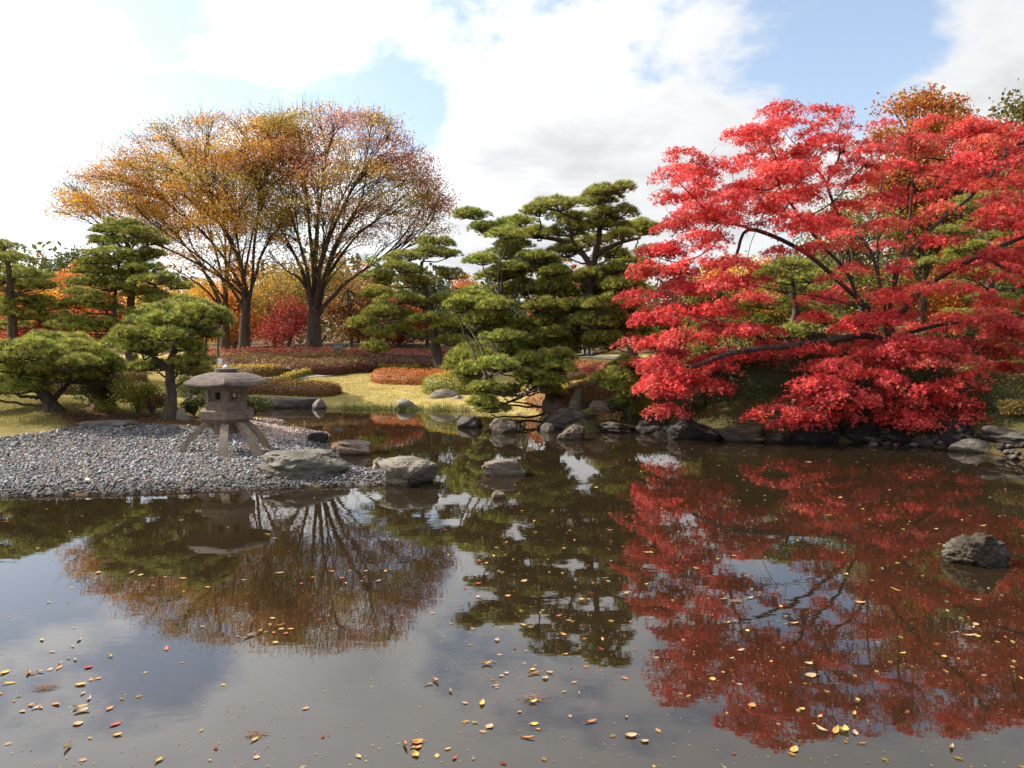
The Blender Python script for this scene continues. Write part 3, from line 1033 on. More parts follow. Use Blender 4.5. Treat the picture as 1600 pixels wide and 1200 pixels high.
pine("tall twin-trunked layered pine in front of the golden trees", [(212, 592), (206, 560), (200, 520), (203, 480), (208, 440), (205, 400), (195, 365)],
     [(190, 352, 36, 9), (172, 362, 34, 9), (215, 366, 36, 9), (160, 378, 32, 9), (195, 380, 44, 10), (232, 378, 26, 8), (180, 398, 50, 11), (228, 398, 32, 9), (205, 408, 54, 11), (160, 412, 40, 10), (150, 425, 36, 9), (225, 422, 50, 11), (185, 432, 44, 10), (140, 440, 34, 9), (245, 438, 50, 11),
      (170, 448, 46, 10), (268, 446, 34, 9), (212, 452, 44, 10), (125, 458, 28, 8), (150, 468, 36, 9), (232, 462, 46, 10), (120, 476, 30, 8), (165, 480, 30, 9), (140, 500, 46, 12), (115, 510, 40, 12), (165, 512, 36, 11), (100, 498, 30, 10), (205, 490, 24, 8), (260, 470, 30, 9)],
     29, 1.5, None, [[(202, 530), (180, 510, -.3), (178, 470, -.4), (183, 440, -.4), (186, 410, -.3)]], r0=.24)
pine("dark tiered pine cut by the left picture edge", [(22, 585), (22, 545), (20, 500), (18, 450), (14, 410), (6, 385)],
     [(5, 388, 40, 10), (-20, 400, 36, 10), (20, 405, 40, 10), (10, 425, 50, 11), (50, 432, 34, 9), (70, 446, 28, 8), (-10, 440, 44, 11), (30, 450, 50, 11), (50, 470, 46, 11), (10, 470, 50, 11), (70, 480, 32, 9), (-15, 485, 44, 11), (35, 492, 54, 12), (65, 498, 36, 9), (10, 508, 46, 11)], 27, 1.4, None, r0=.24)
pine("pine half hidden behind the left side of the red maple", [(1240, 560), (1235, 520), (1245, 480), (1240, 450), (1236, 425)],
     [(1235, 415, 40, 12), (1200, 430, 40, 12), (1265, 435, 40, 12), (1225, 450, 46, 13), (1280, 462, 40, 12), (1205, 475, 44, 13), (1250, 485, 44, 13), (1290, 500, 40, 12), (1195, 505, 40, 13), (1235, 520, 44, 13), (1000, 368, 24, 8), (1020, 400, 30, 10)][:10], 27, 1.4, (8.8, 27.5, 1.5), r0=.18)
pine("tall pine behind the right side of the red maple", [(1545, 560), (1540, 500), (1550, 430), (1545, 370), (1540, 320)],
     [(1540, 310, 46, 12), (1500, 330, 44, 12), (1580, 330, 44, 12), (1540, 350, 54, 13), (1490, 365, 44, 12), (1590, 370, 46, 12), (1530, 390, 54, 13), (1480, 405, 44, 12), (1580, 410, 50, 13), (1520, 430, 56, 13), (1600, 440, 44, 12), (1485, 450, 46, 12), (1550, 470, 56, 13), (1600, 490, 46, 13), (1500, 495, 50, 13), (1555, 515, 50, 13)],
     29, 1.6, (17, 29.5, 2.0), r0=.24)
pine("dark pine standing behind the large central pine", [(985, 560), (985, 500), (990, 450), (995, 400)], [(1000, 362, 30, 9), (1020, 395, 34, 10), (985, 410, 34, 10), (1010, 425, 38, 11), (970, 440, 36, 11), (1000, 455, 44, 12), (960, 470, 40, 12), (990, 490, 48, 13), (960, 510, 44, 13), (1000, 525, 40, 13), (950, 535, 44, 13)], 31, 1.5, (4.6, 31, 1.2), r0=.2)

# ------------------------------------------------------------------ broadleaf trees grown by space colonisation
def grow(nodes, parents, att, step, infl, kill, iters=140, trop=(0, 0, 0.0), jit=.12):
    N, Pa = [np.array(n, float) for n in nodes], list(parents)
    att = np.asarray(att, float)
    alive = np.ones(len(att), bool)
    best = np.full(len(att), 1e9)
    bi = np.zeros(len(att), int)
    new = list(range(len(N)))
    tr = np.asarray(trop, float)
    for _ in range(iters):
        Q = np.array([N[k] for k in new])
        d = np.linalg.norm(att[:, None] - Q[None], axis=2)
        k = d.argmin(1)
        m = d[np.arange(len(att)), k]
        up = m < best
        best[up], bi[up] = m[up], np.array(new)[k[up]]
        alive &= best > kill
        act = alive & (best < infl)
        if not act.any():
            if not alive.any():
                break
            infl *= 1.4
            act = alive & (best < infl)
            if not act.any():
                break
        new = []
        ids = bi[act]
        A = att[act]
        for node in np.unique(ids):
            v = unit(A[ids == node] - N[node]).sum(0)
            v = unit(unit(v) + tr + R.normal(0, jit, 3))
            N.append(N[node] + v * step)
            Pa.append(int(node))
            new.append(len(N) - 1)
        if len(N) > 9000:
            break
    return np.array(N), np.array(Pa)


def skeleton(N, Pa, tip, expo=2.3, rmax=None):
    n = len(N)
    acc = np.zeros(n)
    kids = [[] for _ in range(n)]
    for i in range(n):
        if Pa[i] >= 0:
            kids[Pa[i]].append(i)
    for i in range(n - 1, -1, -1):
        if not kids[i]:
            acc[i] = tip ** expo
        if Pa[i] >= 0:
            acc[Pa[i]] += acc[i]
    rad = acc ** (1 / expo)
    if rmax:
        rad *= 1.0 if rad.max() < rmax else 1.0
        rad = np.where(rad > tip * 2, tip * 2 + (rad - tip * 2) * (rmax - tip * 2) / max(1e-6, rad.max() - tip * 2), rad)
    chains, stack = [], [(0, -1)]
    while stack:
        s, par = stack.pop()
        ch = [par] if par >= 0 else []
        rs = [rad[s]] if par >= 0 else []
        cur = s
        while True:
            ch.append(cur)
            rs.append(rad[cur])
            ks = sorted(kids[cur], key=lambda q: -rad[q])
            for q in ks[1:]:
                stack.append((q, cur))
            if not ks:
                break
            cur = ks[0]
        if len(ch) > 1:
            chains.append((N[ch], np.array(rs)))
    return chains, rad


def limbs_to_nodes(limbs):
    """limbs: list of smoothed polylines; later ones start near an earlier one"""
    N, Pa = [], []
    for L in limbs:
        if not N:
            par = -1
        else:
            A = np.array(N)
            par = int(np.linalg.norm(A - L[0], axis=1).argmin())
            L = L[1:]
        for q in L:
            N.append(q)
            Pa.append(par)
            par = len(N) - 1
    return N, Pa


def wood(root, chains, f, mat, split, col=(.1, .08, .06)):
    g, b = Geo(), Geo()
    for P, r in chains:
        P = P.copy()
        if len(P) > 4:
            P[1:-1] = (P[:-2] + 2 * P[1:-1] + P[2:]) / 4
        big = r.max() > split
        tube(g if big else b, P, r, 8 if r.max() > .07 else (5 if big else 3), col, 0, False)
    if g.n:
        link("trunk", g.mesh("trunk", [mat], f, True), root)
    if b.n:
        link("branches", b.mesh("branches", [mat], f, True), root)


def crown_points(polys, n, Yc, half, edge, holes=()):
    """points spread through a crown whose outline in the picture is known and whose depth swells to `half` metres"""
    out = []
    allp = np.concatenate([np.array(p) for p in polys])
    lo, hi = allp.min(0), allp.max(0)
    while len(out) < n:
        q = R.uniform(lo, hi, (400, 2))
        ins = np.zeros(400, bool)
        dm = np.zeros(400)
        for p in polys:
            i = inpoly(q[:, 0], q[:, 1], p)
            dm = np.where(i, np.maximum(dm, polydist(q[:, 0], q[:, 1], p)), dm)
            ins |= i
        for k in np.nonzero(ins)[0]:
            x, y = q[k]
            keep = 1.0
            for hx, hy, ha, hb, kp in holes:
                if ((x - hx) / ha) ** 2 + ((y - hy) / hb) ** 2 < 1:
                    keep = min(keep, kp)
            if R.uniform() > keep:
                continue
            dy = half * math.sqrt(min(1, dm[k] / edge)) * R.uniform(-1, 1)
            out.append((x, y, Yc + dy))
    out = np.array(out[:n])
    return at(out[:, 0], out[:, 1], out[:, 2]), out


# ---- the red maple
mf = np.array((10.2, 21.6, float(ground(10.2, 21.6))))
maple = thing("maple_tree", "wide scarlet maple arching over the right bank", "maple tree", mf)
MY = 21.6


def L_(pts, dys):
    return resample(at(np.array([p[0] for p in pts]), np.array([p[1] for p in pts]), MY + np.array(dys)), .25)


b0 = np.array([mf - (0, 0, .15)])
trunk0 = resample(np.concatenate([b0, at(np.array([1402, 1392, 1385]), np.array([560, 525, 495]), np.array([MY, MY, MY]))]), .25)
limbs = [trunk0,
         L_([(1388, 505), (1341, 480), (1326, 420), (1292, 394), (1244, 330), (1215, 290)], (0, -.2, -.4, -.6, -.8, -.9)),
         L_([(1388, 505), (1349, 476), (1270, 401), (1217, 371), (1161, 352), (1110, 345)], (0, .3, .7, .9, 1.1, 1.2)),
         L_([(1385, 495), (1375, 440), (1360, 382), (1310, 345), (1290, 280)], (0, 0, .3, .6, .9)),
         L_([(1386, 498), (1397, 455), (1394, 420), (1431, 382), (1472, 341), (1517, 311), (1560, 260)], (0, -.4, -.7, -.9, -1, -1.1, -1.3)),
         L_([(1386, 498), (1400, 440), (1420, 360), (1425, 290), (1430, 235)], (0, .5, 1, 1.3, 1.5)),
         L_([(1392, 510), (1446, 445), (1525, 401), (1585, 375), (1660, 350)], (0, -.3, -.6, -.8, -.8)),
         L_([(1390, 515), (1349, 484), (1307, 469), (1265, 461), (1225, 456)], (0, -.6, -1.2, -1.5, -1.7)),
         L_([(1395, 535), (1350, 522), (1302, 532), (1230, 541), (1187, 544), (1140, 552)], (0, -.8, -1.3, -1.6, -1.8, -1.9)),
         L_([(1398, 545), (1400, 530), (1380, 560), (1350, 600), (1310, 625), (1250, 642)], (0, -.8, -1.5, -2.2, -2.6, -2.9)),
         L_([(1398, 545), (1420, 530), (1450, 560), (1480, 600), (1500, 635), (1520, 658)], (0, -.8, -1.5, -2.1, -2.5, -2.8)),
         L_([(1395, 530), (1450, 510), (1510, 500), (1580, 500), (1650, 480)], (0, -.4, -.8, -1, -1)),
         L_([(1386, 500), (1372, 430), (1370, 350), (1380, 260)], (0, 1, 2, 2.8))]
M1 = [(1035, 290), (1060, 248), (1130, 240), (1165, 198), (1215, 170), (1265, 158), (1330, 172), (1390, 190), (1450, 182), (1500, 186), (1560, 195), (1620, 205), (1700, 240), (1770, 330), (1770, 480), (1700, 560), (1560, 575), (1480, 560),
      (1400, 560), (1300, 600), (1230, 570), (1130, 590), (1060, 610), (1005, 585), (980, 545), (1005, 500), (992, 455), (1012, 398), (1058, 352)]
M2 = [(1005, 604), (1040, 578), (1130, 572), (1112, 612), (1045, 642), (1010, 630)]
M3 = [(1172, 650), (1230, 612), (1300, 562), (1400, 522), (1500, 540), (1566, 622), (1532, 684), (1480, 672), (1400, 660), (1320, 654), (1222, 672), (1175, 662)]
holes = ((1255, 395, 95, 42, .16), (1190, 455, 95, 36, .4), (1380, 300, 70, 50, .5), (1420, 420, 60, 50, .3), (1500, 470, 90, 45, .35), (1260, 505, 70, 32, .3), (1340, 430, 50, 60, .2), (1460, 330, 50, 50, .4), (1150, 385, 40, 30, .2), (1530, 340, 60, 40, .4),
         (1170, 540, 50, 25, .8), (1440, 585, 60, 22, .5), (1095, 465, 40, 18, .6))
padc, padpx = crown_points([M1], 520, MY, 3.9, 190, holes)
lay = .62
slope = .10 * np.hypot(padc[:, 0] - mf[0], padc[:, 1] - mf[1])
slope += np.array([.55 * mnoise.noise(Vector((q[0] * .45, q[1] * .45, 5.0))) for q in padc])
zt = np.round((padc[:, 2] + slope) / lay) * lay - slope
padc[:, 2] += .55 * (zt - padc[:, 2])
p2, _ = crown_points([M2], 18, MY - 1.6, .8, 60)
p3, _ = crown_points([M3], 74, MY - 2.2, 1.0, 90, ((1440, 585, 60, 22, .3),))
padc = np.concatenate([padc, p2, p3])
att = np.concatenate([padc] + [padc + R.normal(0, 1, padc.shape) * (.38, .38, .08) for _ in range(2)])
N0, Pa0 = limbs_to_nodes(limbs)
N, Pa = grow(N0, Pa0, att, .20, 1.6, .24, 90, (0, 0, -.03), .10)
chains, rad = skeleton(N, Pa, .006, 2.0, .17)
wood(maple, chains, mf, M_MBARK, .03)
g = Geo()
RED = [((.68, .062, .072), 6), ((.58, .042, .054), 4), ((.74, .12, .125), 3), ((.36, .02, .03), 2), ((.64, .14, .07), 1)]
for c in padc:
    pr = R.uniform(.36, .74)
    m = int(300 * (pr / .55) ** 2 * R.uniform(.75, 1.2))
    # several finger-like sprays fanning out in one flat layer
    nb = R.integers(7, 12)
    a0 = R.uniform(0, 6.283, nb)
    k = R.integers(0, nb, m)
    u = R.uniform(0, 1, m) ** .7
    ang = a0[k] + R.normal(0, .22, m)
    C = np.stack([np.cos(ang) * u * pr, np.sin(ang) * u * pr, .08 - .30 * pr * u ** 2 + R.normal(0, .05, m)], 1) + c
    cl = palette(RED, m, .26) * R.uniform(.8, 1.18) * np.array((1, 1, 1)) + np.array((0, 1, 1.15)) * R.uniform(-.005, .022) + np.array((0, .05, 0)) * max(0, R.normal(-.3 + max(0, c[0] - 9) * .12, .5))
    nr = np.stack([np.cos(ang) * .35, np.sin(ang) * .35, np.full(m, .75)], 1)
    leaf_lobed(g, C, .074, cl, nr)
link("crown", g.mesh("crown", [M_MAPLE], mf), maple)


def vase_tree(label, foot_px, Y, fork_py, polys, n_att, n_clump, pal, half, edge, r_trunk, holes=(), leaf=.115, per=70, name="zelkova_tree", limbn=7, clump=.40, cat="tree", lean=0, tip=.011):
    f = hit(*foot_px) if Y is None else np.array([*at(foot_px[0], foot_px[1], Y)])
    f[2] = float(ground(f[0], f[1]))
    Yc = f[1]
    root = thing(name, label, cat, f)
    fork = at(foot_px[0] + lean, fork_py, Yc)
    trunk = resample(np.array([f - (0, 0, .2), f * .5 + fork * .5 + R.normal(0, .05, 3), fork]), .4)
    pts, ppx = crown_points(polys, n_att, Yc, half, edge, holes)
    # fan of limbs, each dividing twice at narrow angles
    def spur(parent, tgt, want=28, lo=.12):
        P = parent
        T = unit(np.gradient(P, axis=0))
        v = tgt - P
        ca = (unit(v) * T).sum(1)
        ang = np.degrees(np.arccos(np.clip(ca, -1, 1)))
        sc_ = np.abs(ang - want) + np.linalg.norm(v, axis=1) * 3.0
        sc_[:int(len(P) * lo)] += 60
        k = int(sc_.argmin())
        L = np.linalg.norm(v[k])
        Q = bez(P[k], P[k] + T[k] * L * .42 + np.array((0, 0, .06 * L)), tgt, max(4, int(L / .55) + 2))
        Q[1:-1] += R.normal(0, .03, Q[1:-1].shape)
        return Q, k

    chains = [(trunk, np.linspace(r_trunk * 1.25, r_trunk * .8, len(trunk)) * (1 + .35 * np.exp(-np.linspace(0, 9, len(trunk)))))]
    far = pts[R.choice(len(pts), 160, replace=False)]
    chosen = [far[int(far[:, 2].argmax())]]
    while len(chosen) < limbn:
        d = np.min([np.linalg.norm(far - c, axis=1) for c in chosen], 0)
        chosen.append(far[int(d.argmax())])
    L1 = []
    for c in chosen:
        s = trunk[-1 - R.integers(0, 2)] + R.normal(0, r_trunk * .35, 3) * (1, 1, .2)
        v = c - s
        e = s + v * .92
        m = s + np.array((v[0] * .22, v[1] * .22, max(v[2], 2.2) * .55))
        Q = bez(s, m, e, 16)
        Q[1:-1] += R.normal(0, .04, (14, 3))
        L1.append(Q)
        chains.append((Q, np.linspace(r_trunk * .36, .016, 16)))
    dl = np.array([np.min(np.linalg.norm(pts[:, None] - Q[None, 3:], axis=2), 1) for Q in L1]).argmin(0)
    L2, ends, tips = [], [], []
    for i, Q in enumerate(L1):
        mine = pts[dl == i]
        if len(mine) < 4:
            continue
        k2 = max(3, len(mine) // 8)
        cen = mine[R.choice(len(mine), k2, replace=False)]
        for _ in range(5):
            a_ = np.linalg.norm(mine[:, None] - cen[None], axis=2).argmin(1)
            cen = np.array([mine[a_ == j].mean(0) if (a_ == j).any() else cen[j] for j in range(k2)])
        for j in range(k2):
            B, k = spur(Q, cen[j] * .8 + mine[a_ == j].max(0) * .2 if (a_ == j).any() else cen[j])
            r_ = min(r_trunk * .2, .018 + .006 * np.linalg.norm(B[-1] - B[0]))
            chains.append((B, np.linspace(r_, .012, len(B))))
            for q in mine[a_ == j]:
                D3, _ = spur(B, q, 30, .2)
                chains.append((D3, np.linspace(.018, .007, len(D3))))
                tips.append(q)
                d = unit(D3[-1] - D3[-2])
                for _ in range(2):
                    v = unit(d + R.normal(0, .3, 3) + (0, 0, .15))
                    Lw = R.uniform(.5, 1.1)
                    st_ = D3[R.integers(len(D3) // 2, len(D3))]
                    chains.append((np.array([st_, st_ + v * Lw * .5 + R.normal(0, .03, 3), st_ + v * Lw]), np.array([.010, .008, .004])))
    wood(root, chains, f, M_ZBARK, .05)
    g = Geo()
    tips = np.array(tips)
    zlo, zhi = tips[:, 2].min(), tips[:, 2].max()
    for c in tips[R.permutation(len(tips))[:n_clump]]:
        hrel = (c[2] - zlo) / (zhi - zlo)
        if R.uniform() > .44 + 1.1 * hrel or R.uniform() < .12:
            continue
        c = c + R.normal(0, .15, 3)
        m = int(per * R.uniform(.2, 1.8) * (1.25 if patch(c, .5) > -.1 else .5))
        C = c + np.clip(R.normal(0, 1, (m, 3)), -1.8, 1.8) * (clump * R.uniform(.8, 1.4), clump * 1.1, clump * .36)
        leaf_quads(g, C, leaf, palette(pal(c), m, .2), .5)
    link("crown", g.mesh("crown", [M_LEAF], f), root)
    return root


def patch(c, k=.35):
    return mnoise.noise(Vector((c[0] * k, c[1] * k * .6, c[2] * k * 1.6))) * 1.7 + R.normal(0, .12)


def pal_gold(c):
    k = patch(c)
    if k > .12:
        return [((.72, .42, .05), 3), ((.64, .33, .05), 2), ((.46, .34, .06), 1)]
    if k > -.25:
        return [((.60, .31, .07), 3), ((.50, .24, .08), 2)]
    return [((.40, .31, .06), 3), ((.55, .37, .07), 2)]


def pal_rust(c):
    k = patch(c) + (c[2] - 9) * .09 + (c[0] + 9) * .03
    if k > .35:
        return [((.50, .22, .13), 3), ((.45, .17, .10), 2)]
    if k > -.1:
        return [((.50, .28, .06), 3), ((.44, .22, .06), 2)]
    return [((.38, .28, .055), 3), ((.45, .32, .055), 2)]


ZA = [(78, 318), (110, 280), (165, 258), (215, 212), (260, 190), (330, 178), (400, 176), (450, 178), (470, 230), (468, 320), (440, 400), (410, 440), (360, 450), (310, 440), (260, 400), (200, 350), (140, 338), (90, 345)]
ZB = [(400, 180), (450, 172), (520, 166), (580, 176), (615, 195), (650, 235), (672, 270), (690, 300), (690, 340), (700, 366), (650, 378), (600, 390), (560, 415), (530, 440), (480, 440), (440, 420), (400, 400), (380, 330), (385, 250)]
ZC = [(170, 290), (230, 240), (300, 220), (360, 225), (400, 280), (400, 380), (370, 430), (310, 450), (260, 430), (220, 380)]
hA = ((330, 400, 120, 45, .35), (420, 420, 60, 50, .35), (330, 208, 6, 18, 0))
hB = ((500, 400, 100, 45, .35), (430, 300, 30, 60, .5), (560, 300, 25, 20, .3))
vase_tree("golden zelkova with forked trunk behind the lantern", (382, 553), 42, 470, [ZA], 860, 860, pal_gold, 5.0, 170, .26, hA, leaf=.10, per=84, limbn=11, lean=4)
vase_tree("rust-brown zelkova with the thickest trunk, fanning above the lawn", (491, 555), 42.5, 478, [ZB], 900, 900, pal_rust, 5.0, 170, .36, hB, leaf=.10, per=84, limbn=14)
vase_tree("golden zelkova set back left, its pale trunk foot lit", (352, 551), 46, 490, [ZC], 380, 340, pal_gold, 4.0, 130, .25, ((300, 400, 80, 40, .3),), leaf=.10, per=72, limbn=8)


def wood_tree(label, px, top, wpx, Y, pal, n=7000, leaf=.17, name="autumn_tree", cat="tree", trunk=.14, low=.0, bottom=None, group=None, bark=None, cl=26, fill=1.0):
    """background tree: forked trunk, limbs, and a lumpy crown of leaf clumps"""
    x = (px - 800) / FPX * Y
    f = np.array((x, Y, float(ground(x, Y))))
    H = CH + (520 - top) / FPX * Y - f[2]
    W = wpx * Y / FPX * .5
    root = thing(name, label, cat, f, group)
    cz, rz = f[2] + H * (.5 + low * .5), H * (.5 - low * .5)
    cc = []
    while len(cc) < cl:
        q = R.uniform(-1, 1, 3)
        r = np.linalg.norm(q)
        if .25 < r < 1 and R.uniform() < r:
            cc.append(q)
    cc = np.array(cc) * (W * .82, W * .82, rz * .86) + (f[0], f[1], cz)
    g = Geo()
    st = f + (R.normal() * .2, 0, H * .36)
    tr = resample(np.array([f - (0, 0, .2), (f + st) / 2 + R.normal(0, .08, 3), st, st + (R.normal() * .4, R.normal() * .4, H * .4)]), .5)
    tube(g, tr, np.linspace(trunk, trunk * .35, len(tr)), 7, (.1, .08, .06))
    for c in cc:
        j = R.integers(len(tr) // 3, len(tr))
        s = tr[j]
        tube(g, bez(s, s * .5 + c * .5 + (0, 0, -.1 * H * .3), c, 6), np.linspace(trunk * .4, .02, 6), 5, (.1, .08, .06))
    link("trunk", g.mesh("trunk", [bark or M_BARK], f, True), root)
    g = Geo()
    per = n // cl
    for c in cc:
        s = R.uniform(.26, .42) * min(W, rz) * fill
        d = np.clip(R.normal(0, .6, (per, 3)), -1.05, 1.05) * (s * 1.35, s * 1.35, s * .85)
        leaf_quads(g, c + d, leaf, palette(pal, per, .22) * R.uniform(.8, 1.15), .4)
    link("crown", g.mesh("crown", [M_LEAF], f), root)
    return root


ORANGE = [((.60, .22, .04), 4), ((.50, .15, .04), 3), ((.62, .32, .05), 1)]
YELLOW = [((.66, .40, .04), 4), ((.56, .29, .04), 3)]
OLIVE = [((.24, .19, .04), 4), ((.36, .24, .04), 3), ((.10, .10, .03), 2)]
GREEN = [((.055, .075, .022), 4), ((.08, .095, .025), 3), ((.035, .05, .018), 2)]
CRIM = [((.25, .018, .025), 4), ((.18, .014, .022), 3), ((.30, .05, .035), 1)]  # crimson darkened, partial shade on this tree put into the leaf colour
BROWN = [((.30, .14, .045), 4), ((.40, .19, .045), 2), ((.13, .08, .03), 2)]
RUST = [((.36, .07, .03), 4), ((.27, .05, .025), 2), ((.40, .13, .03), 2)]
MIXG = [((.15, .16, .03), 3), ((.30, .22, .03), 2), ((.09, .11, .03), 2)]
for a in (
        ("dark rounded evergreen tree above the far left skyline", 55, 384, 150, 84, GREEN, 13000, .28), ("dark evergreen beyond the orange trees at left", 130, 392, 120, 82, GREEN, 13000, .28),
        ("yellow-orange tree between the far left pines", 78, 404, 80, 62, YELLOW), ("deep orange tree between the two tall left pines", 122, 396, 80, 60, ORANGE), ("orange tree glowing low behind the far left pine", 20, 440, 110, 58, ORANGE),
        ("rust orange shrub-like tree behind the low spreading pine", 60, 475, 100, 52, RUST), ("orange tree right behind the twin-trunked pine", 170, 430, 110, 58, ORANGE), ("golden tree left of the zelkova trunks", 255, 430, 110, 56, YELLOW),
        ("bright yellow tree behind the pale zelkova foot", 320, 425, 90, 58, YELLOW), ("orange tree behind the forked zelkova trunk", 365, 440, 80, 56, ORANGE), ("olive-gold tree between the zelkova trunks", 430, 408, 120, 58, [((.40, .29, .05), 3), ((.5, .27, .05), 2), ((.22, .19, .04), 2)]),
        ("crimson maple glowing between the zelkova trunks", 446, 462, 84, 50, CRIM, 6000, .12), ("olive-brown tree behind the thickest zelkova", 500, 405, 130, 60, OLIVE), ("rust-brown tree far behind between the zelkova crowns", 455, 415, 130, 66, BROWN), ("orange-brown tree far behind the forked zelkova", 385, 412, 120, 66, ORANGE), ("dark brown tree behind the zelkova's right limbs", 560, 408, 120, 64, BROWN), ("brown tree right of the thickest zelkova trunk", 548, 425, 90, 54, BROWN),
        ("dark olive tree left of the slender pine", 590, 432, 90, 58, OLIVE), ("rust-red tree seen through the slender pine", 625, 470, 90, 55, RUST), ("dark evergreen behind the slender pine", 668, 425, 90, 57, GREEN),
        ("dark evergreen right of the slender pine", 722, 445, 90, 50, GREEN), ("small orange tree peeping above the dark evergreen", 728, 420, 60, 66, ORANGE), ("dark green tree behind the big pine's left flank", 790, 450, 110, 52, GREEN),
        ("brick-red tree seen through the big pine", 865, 455, 90, 58, RUST), ("dark evergreen behind the big pine's trunk", 900, 470, 110, 48, GREEN), ("olive tree behind the big pine's right flank", 970, 440, 100, 56, OLIVE),
        ("dark evergreen left of the maple's lower leaves", 1040, 470, 110, 46, GREEN), ("yellow tree showing through the maple's left limbs", 1145, 395, 120, 42, YELLOW), ("green-gold tree behind the maple's left limbs", 1105, 430, 90, 40, MIXG),
        ("orange tree behind the maple's left centre", 1200, 400, 100, 46, ORANGE), ("green-yellow tree behind the maple's centre", 1300, 380, 130, 44, MIXG), ("orange tree low behind the maple trunk", 1420, 420, 130, 42, ORANGE),
        ("gold tree behind the maple's right limbs", 1520, 400, 120, 44, YELLOW), ("olive tree behind the maple's right limbs", 1480, 330, 130, 48, MIXG), ("dark green tree at the far right behind the maple", 1620, 380, 160, 42, GREEN), ("orange-brown tree low at the right edge", 1590, 480, 110, 36, RUST)):
    wood_tree(*a)
wood_tree("tall orange-gold tree topping the maple's crown", 1432, 128, 190, 40, [((.46, .2, .035), 4), ((.5, .12, .04), 3), ((.42, .28, .04), 2)], 20000, .17, low=.3, trunk=.26, cl=110, fill=.52)
wood_tree("tall olive-brown tree rising at the upper right corner", 1648, 116, 330, 36, [((.14, .13, .035), 4), ((.22, .16, .04), 2), ((.09, .1, .03), 2)], 30000, .2, low=.2, trunk=.3, cl=170, fill=.46)
wood_tree("olive-orange tree filling behind the maple's upper centre", 1330, 300, 220, 39, MIXG, 14000, .15, cl=80, fill=.75)
wood_tree("orange tree filling behind the maple's right shoulder", 1500, 250, 200, 43, ORANGE, 14000, .16, cl=80, fill=.75)
wood_tree("dark evergreen filling behind the maple's far right", 1650, 300, 220, 33, GREEN, 14000, .14, cl=80, fill=.75)
wood_tree("small yellow tree right of the tall orange-gold one", 1545, 190, 110, 41, YELLOW, 3500, .16, low=.5)
wood_tree("yellow-green leafy bush at the right edge of the bank", 1592, 520, 74, 27, [((.30, .28, .05), 4), ((.2, .2, .05), 2)], 3000, .09, "leafy_bush", "bush", .06, .0, cl=16)
wood_tree("olive leafy bush behind the maple's left sprays", 1170, 470, 120, 29, MIXG, 4200, .10, "leafy_bush", "bush", .07, .0)
wood_tree("yellow leafy bush under the maple's left limbs", 1105, 500, 80, 27, [((.3, .27, .05), 3), ((.17, .18, .04), 3)], 3000, .10, "leafy_bush", "bush", .06, .0, cl=16)

# far wood closing the view
g = Geo()
n = 28000
xx = R.uniform(-95, 95, n)
yy = R.uniform(92, 112, n)
topz = 9.0 + 1.6 * np.sin(xx * .21) + 1.2 * np.sin(xx * .57 + 1) + .8 * np.sin(xx * 1.3)
zz = ground(xx, yy) + R.uniform(0, 1, n) ** .8 * topz
ck = (np.sin(xx * .33 + .5) + np.sin(xx * .93) * .7 + R.normal(0, .4, n))[:, None]
cols = np.where(ck < -.5, (.05, .065, .025), np.where(ck < .3, (.16, .11, .035), np.where(ck < .9, (.32, .13, .035), (.10, .10, .03)))) * R.uniform(.75, 1.25, (n, 1))
leaf_quads(g, np.stack([xx, yy, zz], 1), .75, cols, .2)
fw = link("far_wood", g.mesh("far_wood", [M_LEAF]))
fw["kind"] = "stuff"
tag(fw, "far-off mixed autumn wood closing the view behind the trees", "wood")

